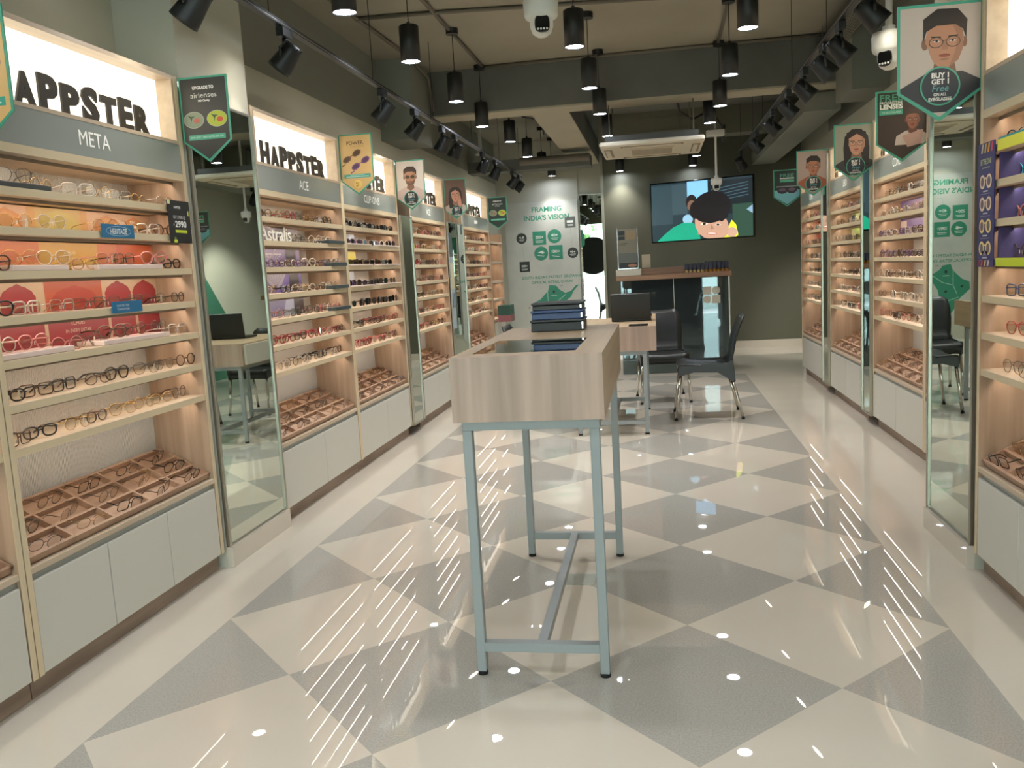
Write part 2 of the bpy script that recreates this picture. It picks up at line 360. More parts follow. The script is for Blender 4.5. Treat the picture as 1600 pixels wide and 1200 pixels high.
# ================================================================ DISPLAY CABINETS
SH = [1.585, 1.465, 1.330, 1.192, 1.060, 0.925, 0.790]
def cabinet(T, W, label, sign, letters='H', doors=3, D=0.27, led=None, cat='display cabinet', near=False):
    r = empty('display_cabinet'); r.matrix_world = T; tag(r, label, cat, 'lit oak eyewear display cabinets')
    t = 0.022; top = 2.115
    for x in (0, W-t):
        b = MB(); b.box(x, x+t, 0.0, D, 0.075, top, M['wood']); b.box(x, x+t, -0.002, 0.0, 0.075, top, M['edge']); b.build('side_panel', r)
    boxo('back_panel', t, W-t, D-0.012, D, 0.42, 1.70, M['ribbed'], r)
    boxo('plinth', 0, W, 0.035, D, 0, 0.075, M['plinth'], r)
    dw = (W-2*t-0.004)/doors
    for k in range(doors):
        boxo('door', t+0.003+k*dw, t+k*dw+dw-0.001, 0.0, 0.018, 0.077, 0.376, M['door'], r, 0.0015)
    b = MB(); b.box(t, W-t, 0.03, D, 0.077, 0.398, M['door']); b.box(t, W-t, 0.012, 0.03, 0.376, 0.398, M['gap']); b.build('carcass', r)
    boxo('counter', t, W-t, 0.0, D-0.012, 0.398, 0.42, M['woodx'], r, 0.002)
    def strip(par, z):
        b = MB(); b.box(t+0.001, W-t-0.001, 0.050, 0.056, z-0.011, z+0.001, M['lip']); b.box(t+0.02, W-t-0.02, 0.057, 0.0655, z-0.003, z-0.0003, M['strip'])
        b.build('light_strip', par)
    for z in SH:
        b = MB(); b.box(t, W-t, 0.006, D-0.012, z-0.025, z, M['woodx']); b.box(t, W-t, 0.003, 0.006, z-0.025, z, M['edge']); s = b.build('shelf', r)
        strip(s, z-0.025)
    b = MB(); b.box(t, W-t, 0.003, D, 1.69, 1.718, M['woodx']); b.box(t, W-t, 0.0, 0.003, 1.69, 1.718, M['edge']); s = b.build('top_rail', r); strip(s, 1.69)
    n = MB(); n.box(t, W-t, 0.002, 0.03, 1.718, 1.838, M['sign']); nb = n.build('name_band', r)
    if sign == '-':
        L = MB(); L.T = FX; L.rect(W/2-0.09, 1.765, W/2+0.09, 1.80, 0.001, M['white']); L.build('name_plate', nb)
    elif sign:
        L = MB(); L.T = FX; L.text(sign, W/2, 1.782, 0.054, 0.001, M['whiteglow'], bold=0.0, width=0.043*len(sign) if sign != 'CLIP-ONS' else 0.33); L.build('name_lettering', nb)
    lb = MB(); lb.box(t, W-t, 0.0, 0.10, 1.838, 1.852, M['woodx']); lb.box(t, W-t, 0.0, 0.12, 2.098, top, M['woodx'])
    lb.box(t, t+0.018, 0.0, 0.08, 1.852, 2.098, M['woodx']); lb.box(W-t-0.018, W-t, 0.0, 0.08, 1.852, 2.098, M['woodx'])
    lb.box(t, W-t, 0.082, D, 1.852, 2.098, M['door'])
    lo = lb.build('light_box_frame', r)
    boxo('light_face', t+0.018, W-t-0.018, 0.070, 0.080, 1.852, 2.098, M['lightbox'], r)
    L = MB(); L.T = FX
    if letters == 'H':
        word = 'HAPPSTER'; adv = [1.0, 1.0, 0.94, 0.94, 0.90, 0.94, 0.84, 0.98]; tot = sum(adv); x = W/2 - 0.47; k = 0.88/tot
        for i, ch in enumerate(word):
            cx = x + adv[i]*k/2; x += adv[i]*k
            hh = 0.108 + (0.008 if i % 2 == 0 else -0.004)
            L.text(ch, cx, 1.853+hh/2, hh, -0.030, M['letter'], width=adv[i]*k*0.86, ext=0.008, bold=0.05)
    else:
        if letters: 
          for (ax, ay, rd) in ((0, 0, 1), (1, 0, 0), (0, 1, 0), (1, 1, 1)):
            x0, z0 = 0.085+ax*0.055, 1.862+ay*0.055
            if rd:
                L.T = FX; L.ell(x0+0.024, z0+0.024, 0.024, 0.024, -0.03, M['letter'])
            else: L.rect(x0, z0, x0+0.048, z0+0.048, -0.03, M['letter'])
          L.text('specs', 0.66, 1.915, 0.13, -0.035, M['letter'], width=0.80, ext=0.010, bold=0.03)
    if letters: L.build('sign_letters', lo)
    return r
# local placement helper: cabinet local (u, depth, z) -> world
CABS = {}
def mk(key, side, x, y, W, *a, **k):
    T = TL(x, y) if side == 'L' else TR(x, y+W)
    CABS[key] = (T, W); return cabinet(T, W, *a, **k)
mk('U0', 'L', -1.93, 1.085, 1.18, 'lit oak cabinet cut by the left frame edge, nearest of all', 'META')
mk('U1', 'L', -1.93, 2.270, 1.18, 'large lit oak cabinet at left with orange and red arch backdrops', 'META')
mk('U2', 'L', -1.93, 4.115, 1.195, 'lit oak cabinet just past the left column mirror, violet backdrops', 'ACE', doors=2)
mk('U3', 'L', -1.93, 5.312, 1.19, 'lit oak cabinet of clip-on sunglasses on the left wall', 'CLIP-ONS', doors=2)
mk('U4', 'L', -1.93, 6.840, 1.19, 'lit oak cabinet between the two narrow mirrors on the left wall', 'ACE', doors=2)
mk('U5', 'L', -1.93, 8.750, 1.45, 'farthest lit signed oak cabinet on the left wall', '-', doors=2)
mk('N1', 'R', 1.17, 2.270, 1.18, 'lit oak kids eyewear cabinet cut by the right frame edge', None, letters='', doors=3)
mk('R1', 'R', 1.49, 4.04, 1.18, 'lit oak cabinet half hidden behind the right column mirror', 'CORE', letters='S', doors=2)
mk('R2', 'R', 1.49, 5.225, 1.19, 'lit oak cabinet on the right with violet backdrops', 'CORE', letters='S', doors=2)
mk('R3', 'R', 1.49, 6.705, 1.23, 'lit oak cabinet on the right with green backdrops', 'LEO', letters='S', doors=2)
mk('R4', 'R', 1.49, 8.245, 1.20, 'farthest lit oak cabinet on the right, red backdrops', 'CORE', letters='S', doors=2)

# small accessory shelf unit in the far left corner
r = empty('shelf_unit'); r.matrix_world = TL(-1.93, 10.24); tag(r, 'small lit accessory shelf unit in the far left corner before the poster', 'shelf')
for x in (0, 0.78): boxo('side_panel', x, x+0.02, 0, 0.27, 0, 1.70, M['wood'], r)
boxo('back_panel', 0.02, 0.78, 0.255, 0.27, 0.62, 1.70, M['wood'], r); boxo('door', 0.02, 0.78, 0, 0.02, 0.06, 0.62, M['door'], r)
for z in (0.66, 0.90, 1.12, 1.36, 1.60):
    s = boxo('shelf', 0.02, 0.78, 0.004, 0.255, z-0.025, z, M['woodx'], r)
    b = MB(); b.box(0.05, 0.75, 0.057, 0.066, z-0.029, z-0.0255, M['strip']); b.box(0.05, 0.75, 0.044, 0.050, z-0.040, z-0.0255, M['lip']); b.build('light_strip', s)
for z in (0.66, 0.90, 1.12):
    for k in range(2):
        o = MB(); o.T = TL(-1.93, 10.24); x = 0.12+k*0.26
        o.lathe([(0.0,0),(0.055,0),(0.06,0.01),(0.06,0.155),(0.045,0.17),(0,0.17)], mat('tan bottle', (190,166,142), 0.35), 16, (x, 0.13, z+0.0005))
        tag(o.build('canister'), 'rounded tan canister, %s on the %s shelf of the small corner unit' % (('nearer','farther')[k], {0.66:'lowest',0.90:'second lowest',1.12:'middle'}[z]), 'canister', 'tan canisters in the corner unit')
b = MB(); b.T = TL(-1.93, 10.24); b.box(0.08, 0.20, 0.08, 0.10, 1.3605, 1.52, flat(40,160,110)); tag(b.build('accessory_box'), 'bright green flat box standing on the corner shelf unit', 'box')
b = MB(); b.T = TL(-1.90, 10.45); b.box(0.0, 0.26, -0.14, 0.02, 0.62, 0.70, flat(150,92,96)); b.box(0.0, 0.26, -0.14, 0.02, 0.70, 0.82, flat(44,84,72))
tag(b.build('leaflet_box'), 'green and pink leaflet box at the foot of the far left corner unit', 'box')

# ================================================================ EYEWEAR
FR = {
 'black': col_frame('black', (30,28,28)), 'brown': col_frame('brown', (84,58,44)), 'gold': col_frame('gold', (196,160,96), 0.25, 0.8),
 'silver': col_frame('silver', (188,186,180), 0.25, 0.8), 'gunmetal': col_frame('gunmetal', (92,88,84), 0.3, 0.7), 'clear': col_frame('clear', (206,196,184), 0.15),
 'pink': col_frame('pink', (196,128,124)), 'red': col_frame('red', (150,44,44)), 'blue': col_frame('blue', (58,70,104)),
 'grey': col_frame('grey', (116,112,108)), 'violet': col_frame('violet', (104,78,120)), 'turquoise': col_frame('turquoise', (60,150,186)), 'hot pink': col_frame('hot pink', (222,66,110))}
WHT = M['whitep']
def rim_pts(shape, cx, n=22):
    P = []
    rx, ry, e = {'round': (0.0235,0.0225,2.0), 'square': (0.0265,0.0195,4.5), 'oval': (0.0255,0.0185,2.4), 'aviator': (0.0265,0.0225,2.5)}[shape]
    for k in range(n):
        a = 2*PI*k/n; c, s = math.cos(a), math.sin(a)
        x = rx*abs(c)**(2/e)*(1 if c > 0 else -1); z = ry*abs(s)**(2/e)*(1 if s > 0 else -1)
        if shape == 'aviator' and z < 0: x *= 0.86
        P.append((cx+x, 0.0025*abs(cx+x)/0.06, ry+0.003+z))
    return P, rx, ry
GM = {}
def gmesh(shape, colr, lens, rad, small=False):
    key = (shape, colr, lens, rad, small)
    if key in GM: return GM[key]
    fm = FR[colr]; n = 12 if small else 22; tn = 4 if small else 6
    front = MB(); lm = []; cxs = 0.0335
    for sgn in (-1, 1):
        P, rx, ry = rim_pts(shape, sgn*cxs, n); front.tube(P, rad, fm, tn, closed=True)
        if sgn == 1: zt = ry*1.35
        l = MB(); l.add([(x, y, z) for x, y, z in P], [tuple(range(n))], lens); lm.append(l)
    g = cxs-rx
    front.tube([(-g,0,zt),(0,-0.001,zt+0.004),(g,0,zt)], rad, fm, tn)
    for sgn in (-1, 1):
        front.tube([(sgn*(cxs+rx),0.002,zt+0.002),(sgn*(cxs+rx+0.006),0.004,zt+0.003),(sgn*(cxs+rx+0.007),0.012,zt+0.002)], rad*1.15, fm, tn)
        if not small:
            front.box(sgn*0.0075-0.0016, sgn*0.0075+0.0016, 0.004, 0.007, zt-0.016, zt-0.004, WHT, 0.001)
    tmps = []
    for sgn in (-1, 1):
        t = MB(); X = cxs+rx+0.0075
        t.tube([(sgn*X,0.012,zt+0.002),(sgn*X,0.06,zt+0.001),(sgn*(X-0.001),0.095,zt-0.004),(sgn*(X-0.003),0.125,zt-0.024)], [rad*1.0,rad*1.1,rad*1.2,rad*1.3], fm, tn)
        tmps.append(t)
    def me(b, nm):
        o = b.build(nm); m = o.data; bpy.data.objects.remove(o); return m
    GM[key] = (front, lm, tmps, [me(front, 'frame_front')], [me(l, 'lens') for l in lm], [me(t, 'temple') for t in tmps])
    return GM[key]
ORD = ['first','second','third','fourth','fifth','sixth','seventh','eighth','ninth','tenth','eleventh','twelfth','thirteenth','fourteenth']
ROWN = ['top','second','third','fourth','fifth','sixth','bottom']
DESC = {'U1': 'left arch-backdrop cabinet', 'U2': 'left violet cabinet', 'U3': 'clip-on cabinet', 'N1': 'kids cabinet', 'R2': 'right violet cabinet', 'U0': 'frame-cut left cabinet'}
stuff = MB(); count = [0]
TAGM = []
def tag_mesh():
    if not TAGM:
        b = MB(); b.T = Matrix.Translation((0.058, 0.03, 0.008)) @ Matrix.Rotation(0.5, 4, 'Z') @ Matrix.Rotation(0.25, 4, 'Y'); b.box(-0.007, 0.007, -0.0008, 0.0008, 0.0, 0.024, M['whitep']); b.tube([(0,0,0.023),(0.003,0,0.030)], 0.0006, M['whitep'], 4)
        o = b.build('price_tag'); TAGM.append(o.data); bpy.data.objects.remove(o)
    return TAGM[0]
def key_tag(T, n): return (n*7) % 5 == 0
def put(T, shape, colr, dark, rad, label, group, indiv):
    lens = M['lensd'] if dark else M['lens']
    if indiv and count[0] < 298:
        count[0] += 1
        fr, lm, tm, FM, LM, TM = gmesh(shape, colr, lens, rad)
        r = empty('eyeglasses'); r.matrix_world = T; tag(r, label, 'sunglasses' if dark else 'eyeglasses', group)
        for nm, ms in (('frame_front', FM), ('lens', LM), ('temple', TM)):
            for m in ms:
                o = bpy.data.objects.new(nm, m); col.objects.link(o); o.parent = r
        if key_tag(T, count[0]):
            o = bpy.data.objects.new('price_tag', tag_mesh()); col.objects.link(o); o.parent = r
    else:
        fr, lm, tm, *_ = gmesh(shape, colr, lens, rad, True)
        for p in [fr]+lm+tm:
            o = len(stuff.v)
            for v in p.v: stuff.v.append(tuple(T @ Vector(v)))
            ids = [stuff.mi(m) for m in p.mats]
            for f, mi_, s_ in zip(p.f, p.m, p.sm): stuff.f.append(tuple(o+k for k in f)); stuff.m.append(ids[mi_]); stuff.sm.append(s_)
SHAPES = ['round','square','oval','aviator']
def fill(key, n, pal, indiv, rows=range(7), u0=0.09, u1=None, dark=False, rs=None, jit=0.25, lift={}, skip=()):
    T, W = CABS[key]; u1 = u1 or W-0.09; rng = random.Random(rs or sum(map(ord, key)))
    for ri in rows:
        idx = 0
        for k in range(n):
            u = u0 + (u1-u0)*k/max(1, n-1) + rng.uniform(-0.008, 0.008)
            shape = rng.choice(SHAPES); colr = rng.choice(pal[ri] if isinstance(pal, dict) else pal)
            dk = dark if isinstance(dark, bool) else (ri in dark)
            rad = 0.0011 if colr in ('gold','silver','gunmetal') else rng.choice((0.0016, 0.0022, 0.0028))
            rz = rng.uniform(-jit, jit) + (-0.12 if key[0] in 'U' else 0.12)
            d = rng.uniform(0.035, 0.075)
            if (ri, k) in skip: continue
            z = SH[ri] + 0.0004 + lift.get((ri, k), 0)
            m = T @ Matrix.Translation((u, d, z)) @ Matrix.Rotation(rz, 4, 'Z')
            q = 'bold' if rad > 0.002 else 'thin'
            idx += 1; kk = (idx-1) if key[0] in 'U' else (n-idx)
            near = ORD[min(k if key[0] == 'U' else n-1-k, 13)]
            lab = '%s %s %s %s, %s from near end, %s shelf, %s' % (q, colr, shape, 'sunglasses' if dk else 'eyeglasses', near, ROWN[ri], DESC.get(key, ''))
            put(m, shape, colr, dk, rad, lab, 'eyewear on the shelves of %s' % DESC.get(key, 'the far cabinets'), indiv)
def tray(key, cols_=5, label='', indiv=True, pal=('black','brown','gunmetal','gold','grey'), u0=0.03, u1=None, full=True):
    T, W = CABS[key]; u1 = u1 or W-0.03; rng = random.Random(sum(map(ord, label)))
    # slanted tray, local: x across, y up the slope
    a = math.radians(27); TT = T @ Matrix.Translation((u0, 0.022, 0.423)) @ Matrix.Rotation(a, 4, 'X')
    w_ = u1-u0; h_ = 0.255
    o = MB(); o.box(0, w_, 0, h_, 0, 0.006, M['trayw'])
    for x in [0]+[w_*k/cols_ for k in range(1, cols_)]+[w_]:
        x = min(max(x, 0.005), w_-0.005); o.box(x-0.005, x+0.005, 0, h_, 0.006, 0.028, M['trayw'])
    for y in [0.005]+[h_*k/3 for k in (1, 2)]+[h_-0.005]: o.box(0, w_, y-0.005, y+0.005, 0.006, 0.028, M['trayw'])
    # front lip and wedge under the slope
    r = o.build('eyewear_tray'); r.matrix_world = TT; tag(r, label, 'tray', 'slanted oak compartment trays')
    for i in range(3):
        for k in range(cols_):
            shape = rng.choice(SHAPES); colr = rng.choice(pal)
            rad = 0.0012 if colr in ('gold','gunmetal') else 0.002
            if not full and k < cols_-1: continue
            m = TT @ Matrix.Translation((w_*(k+0.5)/cols_+rng.uniform(-.01,.01), h_*(i+0.5)/3-0.018, 0.0085)) @ Matrix.Rotation(rng.uniform(-.2,.2), 4, 'Z') @ Matrix.Rotation(math.radians(-62), 4, 'X') @ Matrix.Scale(0.9, 4)
            m = TT @ Matrix.Translation((w_*(k+0.5)/cols_+rng.uniform(-.01,.01), h_*(i+0.5)/3-0.022, 0.012)) @ Matrix.Rotation(rng.uniform(-.25,.25), 4, 'Z') @ FOLD
            lab = '%s %s eyeglasses, %s row, %s cell from near end, tray of %s' % (colr, shape, ('front','middle','back')[i], ORD[k if key[0] == 'U' else cols_-1-k], DESC.get(key, ''))
            put(m, shape, colr, False, rad, lab, 'eyewear lying in the tray of %s' % DESC.get(key, 'the far cabinets'), indiv)
FOLD = Matrix.Rotation(math.radians(-8), 4, 'X') @ Matrix.Scale(0.5, 4, Vector((0, 1, 0)))
pm = ['gold','silver','gunmetal','black','clear','brown','pink']
fill('U1', 8, {0:['clear','gunmetal','silver','gold'],1:['gunmetal','gold','brown','clear'],2:['clear','black','gold','pink','brown'],3:['gunmetal','silver','black','clear'],4:['pink','clear','gunmetal','brown'],5:['black','brown','gunmetal','black'],6:['black','brown','gunmetal','gold']}, True, rs=11,
     lift={(2,1):0.019,(2,2):0.019,(2,4):0.019,(2,5):0.019,(2,6):0.019,(4,0):0.019,(4,1):0.019,(4,4):0.019,(4,5):0.019,(4,6):0.019,(0,0):0.0205,(0,1):0.0205}, skip=((1,3),))
tray('U1', 5, 'slanted oak tray of eyeglasses below the arch-backdrop cabinet shelves')
tray('U0', 5, 'slanted oak tray at the bottom left frame edge', full=False)
fill('N1', 4, {0:['black','brown'],1:['turquoise','blue'],2:['hot pink','hot pink','pink'],3:['violet','brown'],4:['black','blue','grey'],5:['red','black','brown'],6:['black','gunmetal','brown']}, True, rs=5, u0=0.20, u1=0.68, jit=0.12)
tray('N1', 5, 'slanted oak tray in the kids cabinet at the right edge', pal=('gunmetal','black','gold'))
fill('U2', 9, {0:['red','black','brown','gold'],1:['black','clear','gunmetal'],2:['clear','violet','brown'],3:['black','clear','gold','brown'],4:['clear','pink','black','silver'],5:['red','black','brown','pink'],6:['black','brown','clear']}, True, rs=3, skip=((1,0),(1,1),(1,2)))
tray('U2', 5, 'slanted oak tray in the left cabinet just past the column mirror')
fill('U3', 9, {0:['black'],1:['black','clear','violet'],2:['black','brown','gold'],3:['black','violet','gunmetal'],4:['black','brown'],5:['black','red','black'],6:['black','red','pink']}, True, rs=4, dark=(0,1,2,3,4))
tray('U3', 5, 'slanted oak tray in the left clip-on sunglasses cabinet')
fill('R2', 9, {0:['clear','gold','brown'],1:['silver','gold','clear'],2:['violet','clear','brown'],3:['brown','clear','violet'],4:['clear','brown','pink'],5:['clear','brown','gold'],6:['brown','pink','clear']}, True, rs=8, skip=((0,0),(0,8)))
tray('R2', 5, 'slanted oak tray in the right violet-backdrop cabinet', indiv=False)
for k_, n_ in (('R1', 8), ('R3', 10), ('R4', 10), ('U4', 10), ('U5', 11)):
    fill(k_, n_, pm + ['red'] if k_ == 'U4' else pm, False, rs=20+n_)
for k_, lb in (('R3', 'slanted oak tray in the right green-backdrop cabinet'), ('R4', 'slanted oak tray in the farthest right cabinet'), ('U4', 'slanted oak tray in the left cabinet between the narrow mirrors'), ('U5', 'slanted oak tray in the farthest left signed cabinet')):
    tray(k_, 5, lb, indiv=False)
tag(stuff.build('eyeglasses'), 'the many more small eyeglasses on the shelves and trays of the far cabinets', 'eyeglasses', kind='stuff')

# ================================================================ THINGS IN THE CABINETS
def local(key): b = MB(); b.T = CABS[key][0].copy(); return b
# backdrops
def arch(b, cx, w_, z0, h_, y, m):
    P = [(cx-w_/2, z0), (cx+w_/2, z0), (cx+w_/2, z0+h_*0.45)]
    n = 7
    for k in range(1, n*4):
        t_ = k/(n*4); a = PI*t_; rr = 1+0.045*abs(math.sin(a*n)) + (0.14*max(0, 1-abs(t_-0.5)*9))
        P.append((cx+w_/2*math.cos(a)*rr, z0+h_*0.45+h_*0.5*math.sin(a)*rr))
    P.append((cx-w_/2, z0+h_*0.45)); b.poly(P, y, m)
def backdrop(key, ri, u0, u1, fn, label, group='printed backdrops behind the shelves', y=0.172):
    T, W = CABS[key]; z0 = SH[ri]+0.0004; z1 = (SH[ri-1]-0.026 if ri else 1.66)
    b = MB(); b.T = T; 
    base = fn(None, 0, 0, 0, 0)
    b.box(u0, u1, y, y+0.005, z0, z1-0.004, base)
    if key == 'N1': b.box(u0-0.008, u0-0.002, 0.005, y+0.005, z0, z1-0.004, base)
    b.T = T @ FX
    fn(b, u0, u1, z0, z1-0.004); b._y = y
    return tag(b.build('backdrop_card'), label, 'backdrop', group)
Yb = -0.1714
def bd_top(b, u0, u1, z0, z1):
    if b is None: return flat(186,151,121)
    h = z1-z0
    b.rect(0.42, z0, 0.74, z1, Yb+0.0001, flat(179,137,77)); b.rect(0.46, z0, 0.70, z1, Yb+0.0004, flat(176,149,87))
    arch(b, 0.58, 0.20, z0, h*0.92, Yb+0.0007, flat(174,157,84))
    for cx in (0.14, 0.32, 0.86, 1.04): arch(b, cx, 0.15, z0, h*0.86, Yb+0.0007, flat(182,122,71))
    for cx in (0.14, 0.32, 0.86, 1.04): arch(b, cx, 0.12, z0, h*0.74, Yb+0.001, flat(186,134,79))
def bd_mid(b, u0, u1, z0, z1):
    if b is None: return flat(181,108,69)
    b.rect(0.46, z0, 0.78, z1, Yb+0.0003, flat(179,142,68)); b.rect(0.10, z0, 0.12, z1, Yb+0.0003, flat(188,134,90)); b.rect(0.90, z0, 1.14, z1, Yb+0.0003, flat(178,89,55))
    b.text('ECHOES', 0.62, z0+0.070, 0.013, Yb+0.0006, flat(201,187,147)); b.text('IN EVERY DETAIL', 0.62, z0+0.046, 0.011, Yb+0.0006, flat(201,187,147))
def bd_red(b, u0, u1, z0, z1):
    if b is None: return flat(186,164,137)
    h = z1-z0
    b.rect(0.46, z0, 0.78, z1, Yb+0.0003, flat(170,83,58)); arch(b, 0.62, 0.24, z0, h*0.8, Yb+0.0006, flat(163,65,52))
    for cx in (0.12, 0.33, 0.88, 1.06): arch(b, cx, 0.165, z0, h*0.90, Yb+0.0006, flat(147,48,54))
def bd_low(b, u0, u1, z0, z1):
    if b is None: return flat(136,43,52)
    for x in (0.10, 0.44, 0.80, 0.98): b.rect(x, z0, x+0.018, z1, Yb+0.0004, flat(182,156,129))
    b.text('ECHOES', 0.62, z0+0.086, 0.015, Yb+0.0006, flat(202,179,162)); b.text('IN EVERY DETAIL', 0.62, z0+0.058, 0.014, Yb+0.0006, flat(202,179,162))
backdrop('U1', 1, 0.024, 1.155, bd_top, 'orange and yellow arch printed backdrop, second shelf of the nearest full left cabinet')
backdrop('U1', 2, 0.024, 1.155, bd_mid, 'orange backdrop with small pale lettering, third shelf of the nearest full left cabinet')
backdrop('U1', 3, 0.024, 1.155, bd_red, 'cream backdrop with crimson arches, fourth shelf of the nearest full left cabinet')
backdrop('U1', 4, 0.024, 1.155, bd_low, 'crimson backdrop with pale lettering, fifth shelf of the nearest full left cabinet')
def bd_vio(kind):
    def f(b, u0, u1, z0, z1):
        if b is None: return flat(*{0:(98,88,104),1:(116,104,150),2:(104,92,160),3:(150,158,186)}[kind])
        if kind == 0:
            b.ring(0.44, z0+0.01, 0.10, 0.09, 0.012, Yb+0.0003, flat(142,135,144)); b.rect(0.55, z0, 0.72, z1, Yb+0.0003, flat(48,44,50))
        elif kind == 1:
            b.rect(0.30, z0+0.0, 0.32, z1, Yb+0.0003, flat(159,155,171)); b.rect(0.32, z1-0.03, 0.60, z1-0.024, Yb+0.0003, flat(179,177,187)); b.rect(0.66, z0, 0.80, z1, Yb+0.0003, flat(50,46,61))
            for k in range(7): b.line(0.46, z0+0.02, 0.32+k*0.045, z1-0.03, 0.003, Yb+0.0006, flat(176,173,185))
        elif kind == 2:
            b.poly([(0.34,z1),(0.64,z1),(0.56,z0+0.03),(0.44,z0+0.03)], Yb+0.0003, flat(148,145,163)); b.rect(0.68, z0, 0.82, z1, Yb+0.0003, flat(45,41,54))
            for k in range(6): b.line(0.50, z0+0.03, 0.38+k*0.045, z1, 0.003, Yb+0.0006, flat(101,94,123))
        else:
            b.poly([(0.30,z1),(0.62,z1),(0.56,z0),(0.36,z0)], Yb+0.0003, flat(109,109,146)); b.rect(0.72, z0, 0.86, z1, Yb+0.0003, flat(45,40,49))
    return f
for i, (ri, d) in enumerate(((1, 'smoky violet'), (2, 'violet with a white fan pattern'), (3, 'deep violet with a pale wedge'), (4, 'pale blue violet'))):
    backdrop('U2', ri, 0.024, 0.86, bd_vio(i), '%s backdrop, %s shelf past the left mirror' % (d, ROWN[ri]))
# Astralis letters
b = MB(); b.T = CABS['U2'][0] @ FX; b.text('Astralis', 0.235, SH[1]+0.0405, 0.080, -0.028, M['white'], width=0.38, ext=0.004, bold=0.0)
tag(b.build('letter_sign'), 'white standing word sign on the second shelf past the left column mirror', 'sign')
def plainbd(c, extra=None):
    def f(b, u0, u1, z0, z1):
        if b is None: return flat(*c)
        if extra: b.rect(u0+0.02, z0+0.02, u0+0.16, z1-0.01, Yb+0.0003, flat(*extra))
    return f
backdrop('U3', 1, 0.03, 0.66, plainbd((150,166,190)), 'pale blue backdrop on the second shelf of the clip-on cabinet')
backdrop('U3', 2, 0.03, 0.66, plainbd((196,186,40)), 'yellow backdrop on the third shelf of the clip-on cabinet')
backdrop('U3', 3, 0.03, 0.60, plainbd((160,170,184)), 'grey blue backdrop on the fourth shelf of the clip-on cabinet')
backdrop('R2', 1, 0.024, 0.62, plainbd((106,84,148)), 'violet backdrop on the second shelf, right cabinet behind the column mirror')
backdrop('R2', 2, 0.024, 0.62, plainbd((110,88,150), (214,200,186)), 'violet backdrop with a cream card, third shelf of the right violet cabinet')
backdrop('R3', 1, 0.024, 0.60, plainbd((150,170,90), (40,60,70)), 'olive green backdrop with a dark card, second shelf of the right green cabinet')
backdrop('R3', 2, 0.024, 0.66, plainbd((142,172,76), (190,200,170)), 'bright green backdrop on the third shelf of the right green cabinet')
backdrop('R4', 1, 0.024, 0.62, plainbd((206,92,74)), 'coral red backdrop, second shelf of the farthest right cabinet')
backdrop('R4', 2, 0.024, 0.66, plainbd((210,80,66)), 'coral red backdrop, third shelf of the farthest right cabinet')
backdrop('N1', 1, 0.17, 1.155, plainbd((66,62,110)), 'navy blue backdrop behind the turquoise kids glasses')
backdrop('N1', 2, 0.17, 1.155, plainbd((60,58,104)), 'navy blue backdrop behind the hot pink kids glasses')
backdrop('N1', 3, 0.17, 1.155, plainbd((64,60,106)), 'navy blue backdrop behind the violet kids glasses')
# coloured shelf edge strips on the kids cabinet
for z0, z1, c, lb in ((1.560, 1.596, (238,238,70), 'lemon yellow shelf edge strip on the kids cabinet'), (1.1675, 1.196, (206,222,50), 'lime green shelf edge strip on the kids cabinet')):
    b = local('N1'); b.box(0.17, 1.155, -0.004, 0.002, z0, z1, flat(*c)); tag(b.build('shelf_strip'), lb, 'shelf strip')
b = local('N1'); b.box(0.13, 0.9, 0.012, 0.022, SH[0]+0.0004, SH[0]+0.022, flat(40,170,190)); tag(b.build('shelf_strip'), 'turquoise strip standing on the top shelf of the kids cabinet', 'shelf strip')
# kids range strip poster
b = local('N1'); b.box(0.0, 0.155, -0.008, -0.004, 1.165, 1.60, flat(52,52,110)); b.T = CABS['N1'][0] @ FX
y = 0.0085
for i, c in enumerate(((200,190,170),(214,180,60),(226,160,60),(214,60,90))): b.poly([(0.03+i*0.03,1.565),(0.045+i*0.03,1.565),(0.055+i*0.03,1.597),(0.04+i*0.03,1.597)], y, flat(*c))
for i, c in enumerate(((150,50,60),(206,90,70),(226,190,120),(210,200,190))): b.poly([(0.01+i*0.03,1.168),(0.025+i*0.03,1.168),(0.035+i*0.03,1.19),(0.02+i*0.03,1.19)], y, flat(*c))
b.text('BE THE ONE', 0.078, 1.535, 0.020, y, flat(190,200,150), width=0.10, bold=0.02); b.rect(0.04, 1.511, 0.116, 1.516, y, flat(140,150,150))
for k in range(4):
    z = 1.465-k*0.078; fc = flat(240,214,150) if k > 1 else flat(240,216,190)
    for s in (-1, 1):
        b.ell(0.078+s*0.031, z, 0.026, 0.025, y, fc, 20, s*0.1); b.ell(0.078+s*0.031, z, 0.015, 0.017, y+0.0004, flat(112,96,104), 16, s*0.1)
    b.rect(0.066, z+0.008, 0.09, z+0.014, y+0.0006, fc)
    b.rect(0.055, z-0.036, 0.10, z-0.031, y, flat(200,200,210)); b.rect(0.03, z-0.044, 0.125, z-0.0415, y, flat(140,140,170))
b.rect(0.05, 1.205, 0.105, 1.222, y, flat(120,110,130))
tag(b.build('strip_poster'), 'navy strip poster of four yellow eyeglasses on the kids cabinet', 'poster')
